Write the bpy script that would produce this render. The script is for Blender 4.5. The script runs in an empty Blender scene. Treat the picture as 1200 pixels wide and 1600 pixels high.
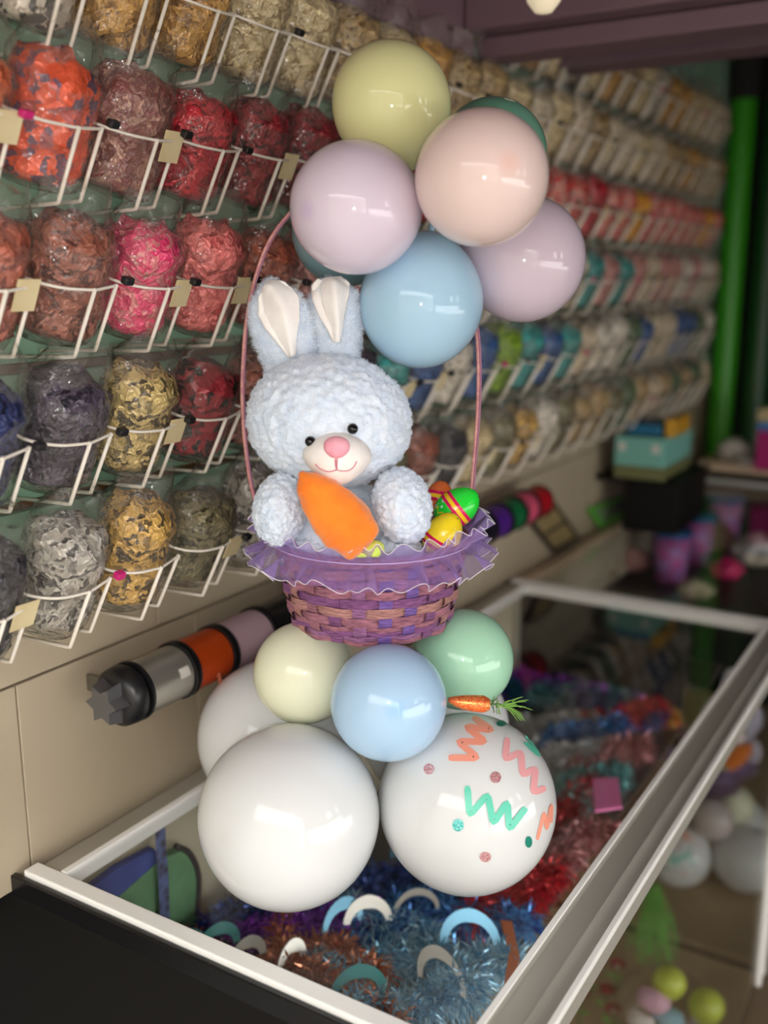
import bpy, bmesh, math, random
import numpy as np
from mathutils import Vector, Matrix, noise, Quaternion
from mathutils.bvhtree import BVHTree

random.seed(7)
SC = bpy.context.scene
COL = SC.collection
PI = math.pi

# ------------------------------------------------------------------ camera
FPX, CX, CY = 1572.0, 600.0, 800.0
CAM_Z = 1.68
PITCH = math.atan(365 / FPX)
YAW = math.atan(985 / (FPX * math.cos(PITCH) + 365 * math.sin(PITCH)))
HD = Vector((-math.sin(YAW), math.cos(YAW), 0))          # heading
RT = Vector((math.cos(YAW), math.sin(YAW), 0))           # right
UPW = Vector((0, 0, 1))
FW = HD * math.cos(PITCH) - UPW * math.sin(PITCH)
UC = HD * math.sin(PITCH) + UPW * math.cos(PITCH)
EYE = Vector((0, 0, CAM_Z))

cam_d = bpy.data.cameras.new('camera')
cam = bpy.data.objects.new('camera', cam_d)
COL.objects.link(cam)
cam.matrix_world = Matrix(((RT.x, UC.x, -FW.x, 0), (RT.y, UC.y, -FW.y, 0), (RT.z, UC.z, -FW.z, CAM_Z), (0, 0, 0, 1)))
cam_d.sensor_fit = 'VERTICAL'
cam_d.sensor_height = 36.0
cam_d.lens = FPX / 1600 * 36
cam_d.clip_start = 0.02
cam_d.dof.use_dof = True
cam_d.dof.focus_distance = 1.235
cam_d.dof.aperture_fstop = 1.9
SC.camera = cam

# ------------------------------------------------------------------ world, lights, exposure
SC.view_settings.view_transform = 'Standard'
SC.view_settings.look = 'None'
SC.view_settings.gamma = 1
SC.view_settings.use_curve_mapping = False
SC.view_settings.exposure = -0.04
W = bpy.data.worlds.new('daylight')
SC.world = W
W.use_nodes = True
bg = W.node_tree.nodes['Background']
bg.inputs[0].default_value = (1.0, 0.99, 0.97, 1)
bg.inputs[1].default_value = 5.2

def light(name, kind, loc, energy, color, **kw):
    d = bpy.data.lights.new(name, kind)
    d.energy = energy
    d.color = color
    for k, v in kw.items():
        setattr(d, k, v)
    o = bpy.data.objects.new(name, d)
    COL.objects.link(o)
    o.location = loc
    return o
# the phone's own flash beside its lens
light('phone_flash', 'POINT', EYE + RT * 0.012 - UC * 0.02 - FW * 0.01, 13, (1, 0.97, 0.93), shadow_soft_size=0.012)

# ------------------------------------------------------------------ pixel helpers
def ray(px, py):
    return (FW * FPX + RT * (px - CX) - UC * (py - CY)).normalized()
def on_z(px, py, z):
    d = ray(px, py)
    return EYE + d * ((z - CAM_Z) / d.z)
def on_x(px, py, x):
    d = ray(px, py)
    return EYE + d * (x / d.x)
def on_y(px, py, y):
    d = ray(px, py)
    return EYE + d * (y / d.y)
def at(px, py, dist):                     # horizontal distance along the heading
    d = ray(px, py)
    return EYE + d * (dist / d.dot(HD))
def pxm(p, n):                            # n pixels in metres at point p
    return n * (p - EYE).dot(FW) / FPX

# ------------------------------------------------------------------ materials
def lin(c):
    return c / 12.92 if c <= 0.04045 else ((c + 0.055) / 1.055) ** 2.4
def C(r, g, b):
    return (lin(r / 255), lin(g / 255), lin(b / 255), 1)
MATS = {}
def mat(name, col, rough=0.5, metal=0.0, spec=0.5, **kw):
    if name in MATS:
        return MATS[name]
    m = bpy.data.materials.new(name)
    m.use_nodes = True
    b = m.node_tree.nodes['Principled BSDF']
    b.inputs['Base Color'].default_value = col
    b.inputs['Roughness'].default_value = rough
    b.inputs['Metallic'].default_value = metal
    b.inputs['Specular IOR Level'].default_value = spec
    for k, v in kw.items():
        b.inputs[k].default_value = v
    MATS[name] = m
    return m
def nd(m, t, **kw):
    n = m.node_tree.nodes.new(t)
    for k, v in kw.items():
        setattr(n, k, v)
    return n
def ln(m, a, ao, b, bi):
    m.node_tree.links.new(a.outputs[ao], b.inputs[bi])
def ramp(m, stops, interp='LINEAR'):
    r = nd(m, 'ShaderNodeValToRGB')
    r.color_ramp.interpolation = interp
    e = r.color_ramp.elements
    while len(e) < len(stops):
        e.new(0.5)
    for i, (p, c) in enumerate(stops):
        e[i].position = p
        e[i].color = c
    return r
def noisy(name, c1, c2, scale=8, rough=0.5, bump=0.0, bscale=None, detail=4, stretch=None, kind='noise', **kw):
    """two-colour procedural surface"""
    if name in MATS:
        return MATS[name]
    m = mat(name, c1, rough, **kw)
    b = m.node_tree.nodes['Principled BSDF']
    tc = nd(m, 'ShaderNodeTexCoord')
    mp = nd(m, 'ShaderNodeMapping')
    if stretch:
        mp.inputs['Scale'].default_value = stretch
    ln(m, tc, 'Object', mp, 'Vector')
    if kind == 'noise':
        t = nd(m, 'ShaderNodeTexNoise')
        t.inputs['Scale'].default_value = scale
        t.inputs['Detail'].default_value = detail
        out = 'Fac'
        r = ramp(m, [(0.35, c1), (0.65, c2)])
    else:
        t = nd(m, 'ShaderNodeTexVoronoi')
        t.inputs['Scale'].default_value = scale
        out = 'Distance'
        r = ramp(m, [(0.1, c1), (0.75, c2)])
    ln(m, mp, 0, t, 'Vector')
    ln(m, t, out, r, 'Fac')
    ln(m, r, 'Color', b, 'Base Color')
    if bump:
        t2 = nd(m, 'ShaderNodeTexNoise')
        t2.inputs['Scale'].default_value = bscale or scale * 3
        t2.inputs['Detail'].default_value = 3
        ln(m, mp, 0, t2, 'Vector')
        bp = nd(m, 'ShaderNodeBump')
        bp.inputs['Strength'].default_value = bump
        bp.inputs['Distance'].default_value = 0.004
        ln(m, t2, 'Fac', bp, 'Height')
        ln(m, bp, 0, b, 'Normal')
    return m
def clear(name, tint, gloss_rough=0.02, ior=1.45, bump=0.0, bscale=30, haze=None):
    """thin clear sheet: see-through with a Fresnel sheen; haze = (colour, amount) of milky film"""
    if name in MATS:
        return MATS[name]
    m = bpy.data.materials.new(name)
    m.use_nodes = True
    nt = m.node_tree
    nt.nodes.remove(nt.nodes['Principled BSDF'])
    out = nt.nodes['Material Output']
    tr = nd(m, 'ShaderNodeBsdfTransparent')
    tr.inputs[0].default_value = tint
    gl = nd(m, 'ShaderNodeBsdfGlossy')
    gl.inputs['Roughness'].default_value = gloss_rough
    fr = nd(m, 'ShaderNodeFresnel')
    # leaving faces need the inverse index, or thin sheets turn into mirrors
    ge = nd(m, 'ShaderNodeNewGeometry')
    io = nd(m, 'ShaderNodeMapRange')
    io.inputs[3].default_value = ior; io.inputs[4].default_value = 1/ior
    ln(m, ge, 'Backfacing', io, 0)
    ln(m, io, 0, fr, 'IOR')
    mx = nd(m, 'ShaderNodeMixShader')
    ln(m, fr, 0, mx, 0)
    src = tr
    if haze:
        df = nd(m, 'ShaderNodeBsdfDiffuse')
        df.inputs[0].default_value = haze[0]
        mh = nd(m, 'ShaderNodeMixShader')
        mh.inputs[0].default_value = haze[1]
        ln(m, tr, 0, mh, 1)
        ln(m, df, 0, mh, 2)
        src = mh
    ln(m, src, 0, mx, 1)
    ln(m, gl, 0, mx, 2)
    if bump:
        tc = nd(m, 'ShaderNodeTexCoord')
        t2 = nd(m, 'ShaderNodeTexNoise')
        t2.inputs['Scale'].default_value = bscale
        ln(m, tc, 'Object', t2, 'Vector')
        bp = nd(m, 'ShaderNodeBump')
        bp.inputs['Strength'].default_value = bump
        bp.inputs['Distance'].default_value = 0.01
        ln(m, t2, 'Fac', bp, 'Height')
        ln(m, bp, 0, gl, 'Normal')
        ln(m, bp, 0, fr, 'Normal')
    ln(m, mx, 0, out, 0)
    MATS[name] = m
    return m

# ------------------------------------------------------------------ mesh helpers
class MB:
    def __init__(s):
        s.v = []; s.f = []
    def add(s, v, f):
        n = len(s.v)
        s.v += [tuple(p) for p in v]
        s.f += [tuple(i + n for i in q) for q in f]
        return s
    def box(s, a, b, M=None):
        x0, y0, z0 = a; x1, y1, z1 = b
        v = [Vector(p) for p in ((x0,y0,z0),(x1,y0,z0),(x1,y1,z0),(x0,y1,z0),(x0,y0,z1),(x1,y0,z1),(x1,y1,z1),(x0,y1,z1))]
        if M:
            v = [M @ p for p in v]
        return s.add(v, [(0,3,2,1),(4,5,6,7),(0,1,5,4),(1,2,6,5),(2,3,7,6),(3,0,4,7)])
    def rbox(s, a, b, ch=0.003, M=None):
        """box with chamfered long edges (all 12 edges)"""
        bm = bmesh.new()
        bmesh.ops.create_cube(bm, size=1)
        for v in bm.verts:
            v.co = Vector(((a[0]+b[0])/2 + v.co.x*(b[0]-a[0]), (a[1]+b[1])/2 + v.co.y*(b[1]-a[1]), (a[2]+b[2])/2 + v.co.z*(b[2]-a[2])))
        bmesh.ops.bevel(bm, geom=list(bm.edges), offset=ch, segments=2, affect='EDGES', profile=0.5)
        bm.verts.index_update()
        vs = [(M @ v.co) if M else v.co for v in bm.verts]
        fs = [[v.index for v in f.verts] for f in bm.faces]
        bm.free()
        return s.add(vs, fs)
    def tube(s, pts, rad, n=8, closed=False, caps=True, flat=None):
        """rad: number or list; flat=(ax, ratio) squashes the section along the vector ax"""
        pts = [Vector(p) for p in pts]
        N = len(pts)
        rs = rad if isinstance(rad, (list, tuple)) else [rad] * N
        base = len(s.v)
        up = None
        for i, p in enumerate(pts):
            if closed:
                t = (pts[(i+1) % N] - pts[i-1]).normalized()
            else:
                t = (pts[min(i+1, N-1)] - pts[max(i-1, 0)]).normalized()
            if up is None:
                up = Vector((0,0,1)) if abs(t.z) < 0.9 else Vector((1,0,0))
            a = t.cross(up).normalized()
            up = a.cross(t).normalized()
            for k in range(n):
                q = a * math.cos(2*PI*k/n) * rs[i] + up * math.sin(2*PI*k/n) * rs[i]
                if flat:
                    ax = flat[0]
                    q = q - ax * q.dot(ax) * (1 - flat[1])
                s.v.append(tuple(p + q))
        M_ = N if closed else N - 1
        for i in range(M_):
            for k in range(n):
                j = (i + 1) % N
                s.f.append((base+i*n+k, base+i*n+(k+1) % n, base+j*n+(k+1) % n, base+j*n+k))
        if caps and not closed:
            s.f.append(tuple(base + k for k in reversed(range(n))))
            s.f.append(tuple(base + (N-1)*n + k for k in range(n)))
        return s
    def lathe(s, prof, n=48, M=None, ph=0.0):
        """prof: (r, z) list, around local z"""
        base = len(s.v)
        idx = []
        for r, z in prof:
            if r < 1e-6:
                p = Vector((0,0,z)); s.v.append(tuple(M @ p if M else p)); idx.append([len(s.v)-1] * n)
            else:
                row = []
                for k in range(n):
                    p = Vector((r*math.cos(2*PI*k/n+ph), r*math.sin(2*PI*k/n+ph), z))
                    s.v.append(tuple(M @ p if M else p)); row.append(len(s.v)-1)
                idx.append(row)
        for a, b in zip(idx[:-1], idx[1:]):
            for k in range(n):
                q = [a[k], a[(k+1) % n], b[(k+1) % n], b[k]]
                u = []
                for x in q:
                    if x not in u:
                        u.append(x)
                if len(u) > 2:
                    s.f.append(tuple(u))
        return s
    def grid(s, P, nu, nv, closed_u=False):
        base = len(s.v)
        for i in range(nu):
            for j in range(nv):
                s.v.append(tuple(P(i, j)))
        for i in range(nu if closed_u else nu-1):
            for j in range(nv-1):
                i2 = (i+1) % nu
                s.f.append((base+i*nv+j, base+i2*nv+j, base+i2*nv+j+1, base+i*nv+j+1))
        return s
    def mesh(s, name, m, smooth=True, org=None):
        me = bpy.data.meshes.new(name)
        v = s.v
        if org is not None:
            v = [(p[0]-org[0], p[1]-org[1], p[2]-org[2]) for p in v]
        me.from_pydata(v, [], s.f)
        if smooth is True:
            me.polygons.foreach_set('use_smooth', [True] * len(me.polygons))
        if m:
            me.materials.append(m)
        me.update()
        return me
def link(name, me, parent=None, loc=None):
    o = bpy.data.objects.new(name, me)
    COL.objects.link(o)
    if parent:
        o.parent = parent
    if loc is not None:
        o.location = loc
    return o
def root_of(o):
    while o.parent:
        o = o.parent
    return o
def part(name, mb, m, parent, smooth=True, stuff=False):
    """world coordinates in, mesh kept relative to the thing's base"""
    r = root_of(parent)
    org = Vector(r.location)
    o = link(name, mb.mesh(name, m, smooth, org), parent)
    if stuff:
        o['kind'] = 'stuff'
    return o
def tag(o, label, cat, group=None):
    o['label'] = label
    o['category'] = cat
    if group:
        o['group'] = group
    return o
def thing(name, loc, label, cat, group=None):
    o = link(name, None, None, loc)
    o.empty_display_size = 0.02
    return tag(o, label, cat, group)
def solid(name, mb, m, label, cat, group=None, smooth=True, org=None):
    """a thing that is one mesh"""
    if org is None:
        a = np.array(mb.v); org = Vector(((a[:,0].min()+a[:,0].max())/2, (a[:,1].min()+a[:,1].max())/2, a[:,2].min()))
    o = link(name, mb.mesh(name, m, smooth, org), None, org)
    return tag(o, label, cat, group)
def struct(name, mb, m, smooth=False):
    o = link(name, mb.mesh(name, m, smooth))
    o['kind'] = 'structure'
    return o
def setmat(o, m):
    if len(o.material_slots):
        o.material_slots[0].link = 'OBJECT'
        o.material_slots[0].material = m
def frame(z_axis, x_hint=None):
    z = Vector(z_axis).normalized()
    x = Vector(x_hint) if x_hint is not None else (Vector((0,0,1)) if abs(z.z) < 0.9 else Vector((1,0,0)))
    x = (x - z * x.dot(z)).normalized()
    y = z.cross(x)
    return Matrix(((x.x,y.x,z.x),(x.y,y.y,z.y),(x.z,y.z,z.z)))
def catmull(pts, n=8, closed=False):
    pts = [Vector(p) for p in pts]
    N = len(pts); out = []
    rng = range(N) if closed else range(N-1)
    for i in rng:
        if closed:
            p0, p1, p2, p3 = pts[i-1], pts[i], pts[(i+1) % N], pts[(i+2) % N]
        else:
            p0, p1, p2, p3 = pts[max(i-1,0)], pts[i], pts[i+1], pts[min(i+2,N-1)]
        for k in range(n):
            t = k / n
            out.append(0.5*((2*p1)+(p2-p0)*t+(2*p0-5*p1+4*p2-p3)*t*t+(3*p1-p0-3*p2+p3)*t**3))
    if not closed:
        out.append(pts[-1])
    return out

# ================================================================== THE ROOM
WX = -1.04                                  # face of the left wall
TOPZ = CAM_Z - 0.765                        # showcase top, 0.915
M_tile = noisy('beige_tile', C(186,172,148), C(174,160,136), 3, 0.35, 0.02)
M_grout = mat('grout', C(120,108,92), 0.9)
M_mint = noisy('mint_board', C(158,196,168), C(138,180,152), 4, 0.55)
M_dark = mat('dark_wall', C(38,34,32), 0.9)
M_mauve = noisy('mauve_paint', C(122,96,106), C(108,84,96), 2, 0.6)
M_floor = noisy('brown_floor', C(116,98,76), C(98,82,62), 5, 0.6, 0.05)
M_conc = noisy('grey_paving', C(150,146,140), C(128,124,118), 2, 0.8)

fl = struct('floor', MB().box((-1.04,0.2,-0.05),(2.2,4.4,0)), M_floor)
struct('ground_outside', MB().box((-6,-6.9,-0.06),(6,0.2,-0.005)).box((2.3,0.2,-0.06),(6,4.6,-0.005)), M_conc)
wl = struct('wall_left', MB().box((-1.2,0.777,0),(WX-0.012,4.4,0.885)).box((-1.2,-1.2,0.885),(WX-0.012,4.4,2.9)), M_grout)
struct('leak_filler', MB().box((-1.7,-1.2,-0.05),(-1.6,0.9,0.93)).box((-1.6,0.80,-0.05),(-1.2,0.9,0.93)).box((-1.6,0.2,-0.05),(-1.04,0.80,0.0)), M_dark)  # unseen filler added so sky light does not leak in below the wall
def wall_piece(name, y0, y1, z0, z1, m, t=0.012):
    o = link(name, MB().rbox((WX-0.012, y0, z0),(WX-0.012+t, y1, z1), 0.0015).mesh(name, m, False), wl)
    return o
zt = [0.0, 0.37, 0.77, 1.168]
for z0, z1 in zip(zt[:-1], zt[1:]):
    y = 0.45 if z1 > 1.1 else 0.79
    if z1 > 1.1:
        wall_piece('tile', 0.451, 0.789, 0.887, z1-0.0015, M_tile)
        y = 0.79
    while y < 4.4:
        wall_piece('tile', y+0.001, min(y+0.34, 4.4)-0.001, z0+0.0015, z1-0.0015, M_tile)
        y += 0.34
y = 0.03
while y < 4.4:
    wall_piece('tile', max(y,0.2)+0.001, min(y+0.34, 4.4)-0.001, 1.170, 1.30, M_tile)
    y += 0.34
M_gap = mat('brown_gap', C(104,74,44), 0.7)
ROWZ = [1.68+z for z in (-0.437, -0.262, -0.090, 0.082, 0.247, 0.417)]      # E D C B A Z (bottom of bags)
RACKZ = [z + 0.031 for z in ROWZ]
for i, z in enumerate(ROWZ):
    z0 = z - 0.012 if i else 1.303
    z1 = ROWZ[i+1] - 0.026 if i < 5 else 2.6
    if i:
        wall_piece('brown_strip', 0.2, 4.4, z-0.025, z-0.013, M_gap, 0.006)
    wall_piece('board', 0.2, 2.3, z0, z1, M_mint, 0.016)
    wall_piece('board', 2.302, 4.4, z0, z1, M_mint, 0.016)
struct('wall_back', MB().box((-1.2,4.4,0),(2.3,4.5,2.9)), M_dark)
# unseen right wall: low opening added to light the showcases, two narrow window openings above
wr = MB()
for (y0_, y1_, z0_, z1_) in ((-1.2,-0.9,0,2.9),(-0.9,2.6,0,0.1),(-0.9,0.75,1.5,2.9),(0.75,1.0,1.5,1.75),(0.75,1.0,2.2,2.9),(1.0,1.45,1.5,2.9),(1.45,1.65,1.5,1.75),(1.45,1.65,2.2,2.9),(1.65,1.75,1.5,2.9),(1.75,2.6,1.2,2.9),(2.6,4.4,0,2.9)):
    wr.box((2.2,y0_,z0_),(2.3,y1_,z1_))
struct('wall_right', wr, mat('right_wall', C(96,90,84), 0.9))
struct('ceiling', MB().box((-1.2,-0.2,2.25),(2.3,1.80,2.29)).box((-1.2,1.80,2.75),(2.3,4.5,2.8)).box((-1.2,1.78,2.25),(2.3,1.80,2.8)), M_mauve)
# beams under the ceiling: two along the wall, steps across it
struct('trim_1', MB().rbox((WX+0.006,0.2,2.052),(WX+0.055,1.84,2.076), 0.003), M_mauve)
struct('trim_2', MB().rbox((WX+0.006,0.2,2.092),(WX+0.11,1.855,2.248), 0.004), M_mauve)
struct('trim_3', MB().rbox((WX+0.112,1.86,2.090),(2.2,1.95,2.126), 0.004), M_mauve)
struct('trim_4', MB().rbox((WX+0.112,1.805,2.128),(2.2,1.98,2.70), 0.004), M_mauve)
struct('trim_5', MB().rbox((-0.93,2.25,2.135),(2.2,2.36,2.40), 0.004), M_mauve)
# unseen, behind the photographer: canopy added, with the house opposite, to narrow the sky
struct('sky_blocker', MB().rbox((-3,-1.0,2.46),(2.6,-0.22,2.49), 0.004), mat('sky_blocker_cloth', C(170,150,150), 0.8))
struct('wall_opposite', MB().box((-9,-7.2,0),(9,-7.0,3.9)), noisy('house_render', C(190,180,166), C(170,160,148), 1, 0.9))
# ================================================================== WALL OF BAGS
PITCHY = 0.120
Y0 = 0.678
NU = 26
TILT = math.radians(26)
TM = Matrix.Rotation(TILT, 3, 'Y')           # tips the top out from the wall (+x)
BAGX = WX + 0.066                             # where the base of a bag stands
def tilt(v):
    return TM @ Vector(v)
M_wire = mat('white_wire', C(232,224,210), 0.35)
M_card = noisy('card', C(222,206,164), C(206,186,140), 20, 0.7)
M_clip = mat('black_clip', C(28,28,30), 0.4)
M_clip2 = mat('pink_clip', C(196,30,110), 0.4)
M_bag = clear('clear_bag', (0.97,0.96,0.94,1), 0.12, 1.4, 0.8, 60, ((0.86,0.82,0.76,1), 0.045))
# contents: crumpled bundles, several shapes
def contents_mesh(seed, h=0.122, r=0.046):
    rnd = random.Random(seed)
    off = Vector((rnd.uniform(0,50), rnd.uniform(0,50), rnd.uniform(0,50)))
    prof = [(0, 0.002)] + [(r*0.8, 0.004)] + [(r, 0.012 + (h-0.02)*k/20) for k in range(21)] + [(r*0.8, h+0.004), (r*0.4, h+0.012), (0, h+0.014)]
    mb = MB().lathe(prof, 44)
    out = []
    for v in mb.v:
        p = Vector(v)
        n = noise.noise(p*38+off)*0.007 + (0.35-abs(noise.noise(p*75+off)))*0.012 + (0.3-abs(noise.noise(p*160-off)))*0.006 - 0.003
        q = Vector((p.x, p.y, 0))
        if q.length > 1e-5:
            q.normalize()
        p = p + q * n + Vector((0,0,noise.noise(p*50+off*2)*0.012*min(1,p.z/h*1.3) if p.z > 0.02 else 0))
        p.y *= 1.12
        out.append(tuple(tilt(p)))
    mb.v = out
    return mb.mesh('contents', None)
def bag_mesh(seed, h=0.122, r=0.0505):
    rnd = random.Random(seed)
    off = Vector((rnd.uniform(0,50), rnd.uniform(0,50), rnd.uniform(0,50)))
    top = rnd.uniform(0.045, 0.070)
    prof = [(0,0)] + [(r*0.9, 0)] + [(r, 0.01 + (h-0.01)*k/8) for k in range(9)] + [(r*0.96, h+top*0.3), (r*0.82, h+top*0.6), (r*0.62, h+top*0.85), (r*0.5, h+top)]
    mb = MB().lathe(prof, 28)
    out = []
    lean = rnd.uniform(-0.02, 0.02)
    for v in mb.v:
        p = Vector(v)
        q = Vector((p.x, p.y, 0))
        if q.length > 1e-5:
            q.normalize()
        amp = 0.004 + 0.014 * max(0, (p.z - h*0.8) / (h*0.5))
        p = p + q * noise.noise(p*35+off) * amp
        if p.z > h:
            p.y += lean * (p.z-h)/top
            p.z += noise.noise(p*40-off)*0.02
            p.x = p.x*0.7 - 0.008
        p.y *= 1.12
        out.append(tuple(tilt(p)))
    mb.v = out
    return mb.mesh('plastic_bag', M_bag)
CONT = [contents_mesh(100+i) for i in range(5)]
BAGM = [bag_mesh(200+i) for i in range(5)]
for m_ in CONT:
    m_.materials.append(None)
cardm = MB()
cardm.rbox((0.0520,0.010,0.052),(0.0535,0.042,0.088), 0.0005, TM.to_4x4())
CARD = cardm.mesh('label_card', M_card, False)
clipm = MB().rbox((0.054,0.032,0.084),(0.064,0.046,0.093), 0.002, TM.to_4x4())
CLIP = clipm.mesh('clip', M_clip, False)
FILL = {  # name: (colour a, colour b, words)
 'bw': (C(180,170,154), C(70,66,62), 'black and white shreds'),
 'gold': (C(196,150,76), C(150,106,44), 'gold shredded paper'),
 'cream': (C(206,188,146), C(168,144,100), 'cream shredded paper'),
 'champ': (C(176,150,104), C(120,96,60), 'dull champagne shreds'),
 'orange': (C(226,120,78), C(190,82,50), 'orange tissue'),
 'multi': (C(214,84,50), C(120,90,110), 'orange and blue mixed pieces'),
 'maroon': (C(122,66,62), C(186,140,124), 'maroon and tan shreds'),
 'red': (C(190,40,52), C(132,34,40), 'red shreds'),
 'dred': (C(142,34,42), C(88,28,30), 'dark red shreds'),
 'redw': (C(196,48,44), C(222,200,184), 'red and white ribbon'),
 'yelo': (C(222,170,44), C(196,84,40), 'yellow and orange ribbon'),
 'rust': (C(170,92,70), C(120,54,44), 'rust coloured ribbon'),
 'brown': (C(150,88,70), C(98,54,44), 'copper brown foil'),
 'mag': (C(214,58,104), C(226,140,140), 'magenta pink foil'),
 'salm': (C(232,126,122), C(204,92,90), 'salmon pink tissue'),
 'rose': (C(196,140,134), C(150,96,92), 'dusty rose ribbon'),
 'beig': (C(206,192,166), C(160,140,112), 'beige ribbon'),
 'navy': (C(40,50,96), C(22,26,52), 'navy blue foil'),
 'plum': (C(70,60,76), C(38,34,44), 'dark plum foil'),
 'bgold': (C(196,172,112), C(96,84,60), 'black and gold foil'),
 'redbk': (C(150,44,52), C(50,46,44), 'red and black mixed bits'),
 'teal': (C(44,150,146), C(70,110,110), 'teal ribbon'),
 'blue': (C(52,92,150), C(38,60,100), 'blue ribbon'),
 'lime': (C(130,168,40), C(96,120,44), 'lime green ribbon'),
 'white': (C(222,214,200), C(168,160,146), 'white ribbon'),
 'char': (C(60,58,62), C(30,30,34), 'charcoal foil'),
 'silv': (C(170,164,154), C(92,88,84), 'silver shreds'),
 'zebra': (C(200,160,84), C(92,76,52), 'black and gold print foil'),
 'oliv': (C(120,112,80), C(74,70,50), 'olive grey shreds'),
 'green': (C(58,92,56), C(110,112,84), 'dark green ribbon'),
}
def fillmat(k):
    a, b, _ = FILL[k]
    nm = 'fill_'+k
    if nm in MATS:
        return MATS[nm]
    m = mat(nm, a, 0.34, 0.15)
    bb = m.node_tree.nodes['Principled BSDF']
    tc = nd(m, 'ShaderNodeTexCoord')
    nz = nd(m, 'ShaderNodeTexNoise'); nz.inputs['Scale'].default_value = 50; nz.inputs['Detail'].default_value = 2
    ln(m, tc, 'Object', nz, 'Vector')
    mixv = nd(m, 'ShaderNodeMix', data_type='VECTOR'); mixv.inputs[0].default_value = 0.04
    ln(m, tc, 'Object', mixv, 4); ln(m, nz, 'Color', mixv, 5)
    vo = nd(m, 'ShaderNodeTexVoronoi'); vo.inputs['Scale'].default_value = 115 if k not in ('multi','bw','redbk') else 70
    ln(m, mixv, 1, vo, 'Vector')
    sp = nd(m, 'ShaderNodeSeparateColor'); ln(m, vo, 'Color', sp, 0)
    dk = tuple(c*0.7 for c in b[:3])+(1,)
    lt = tuple(min(1, c*1.25+0.02) for c in a[:3])+(1,)
    rp = ramp(m, [(0.0, dk), (0.18, b), (0.45, a), (0.9, lt)])
    ln(m, sp, 0, rp, 0); ln(m, rp, 0, bb, 'Base Color')
    bp = nd(m, 'ShaderNodeBump'); bp.inputs['Strength'].default_value = 0.7; bp.inputs['Distance'].default_value = 0.004
    ln(m, vo, 'Distance', bp, 'Height'); ln(m, bp, 0, bb, 'Normal')
    return m
rr = random.Random(3)
def fillrow(first, pal):
    out = list(first)
    while len(out) < NU:
        out.append(rr.choice(pal))
    return out
ROWS = [
 fillrow(['char','silv','zebra','oliv','silv','brown','beig','oliv','brown','char','cream','oliv','zebra','white'], ['green','oliv','green','beig','champ']),
 fillrow(['navy','plum','bgold','redbk','brown','oliv','plum','teal','blue','white','blue','lime','teal','blue'], ['blue','white','teal','blue','beig','green']),
 fillrow(['rust','brown','mag','salm','rust','rose','dred','red','red','rose'], ['rose','beig','white','beig','rose','teal']),
 fillrow(['orange','multi','maroon','red','dred','dred','maroon','red','red','yelo','red'], ['redw','redw','yelo','redw','red']),
 fillrow(['bw','bw','gold','gold','cream','cream','champ','cream','gold','champ'], ['gold','champ','champ','cream','beig']),
 fillrow([], ['cream','champ','bw','gold','beig']),
]
COLW = dict(bw='piebald',gold='gold',cream='cream',champ='champagne',orange='orange',multi='mixed',maroon='maroon',red='red',dred='oxblood',redw='striped',yelo='yellow',rust='rust',brown='copper',mag='magenta',salm='salmon',rose='rose',beig='beige',navy='navy',plum='plum',bgold='gilt',redbk='red-black',teal='teal',blue='blue',lime='lime',white='white',char='charcoal',silv='silver',zebra='patterned',oliv='olive',green='green')
ROWSHORT = ['lowest rack','second rack up','third rack up','fourth rack up','fifth rack up','topmost rack']
ROWNAME = ['lowest wire rack, just above the beige tiles', 'second wire rack up from the tiles', 'third wire rack up from the tiles', 'fourth wire rack up from the tiles', 'fifth wire rack up from the tiles', 'topmost wire rack under the ceiling']
def hoop_mesh():
    p = PITCHY
    zt_ = 0.080
    top = [(-0.010,-0.5*p,zt_), (0.030,-0.44*p,zt_), (0.052,-0.2*p,zt_), (0.058,0.10*p,zt_), (0.058,0.18*p,zt_), (0.052,0.38*p,zt_), (0.048,0.5*p,zt_)]
    bot = [(0.0,-0.5*p,-0.004), (0.036,-0.38*p,-0.004), (0.052,-0.1*p,-0.004), (0.055,0.18*p,-0.004), (0.048,0.42*p,-0.004), (0.044,0.5*p,-0.004)]
    mb = MB()
    mb.tube([tilt(q) for q in catmull(top, 4)], 0.0019, 6)
    return mb.mesh('hoop', M_wire)
HOOP = hoop_mesh()
def rod_mesh(x, y, bx):
    p0 = Vector(tilt((bx, y, -0.006))); p1 = tilt((x, y, 0.082))
    return MB().tube([Vector((WX-BAGX+0.006, y, p0.z-0.004)), p0+Vector((-0.006,0,-0.001)), p0, p0+(p1-p0)*0.03, p1], 0.0026, 7).mesh('rod', M_wire)
ROD1 = rod_mesh(0.0590, 0.15*PITCHY, 0.056)
ROD2 = rod_mesh(0.0485, 0.50*PITCHY, 0.0445)
hookm = MB().tube([tilt((-0.010,-0.5*PITCHY,0.080)), Vector((WX-BAGX+0.004,-0.5*PITCHY,0.075))], 0.0016, 5)
HOOK = hookm.mesh('wall_hook', M_wire)
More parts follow.
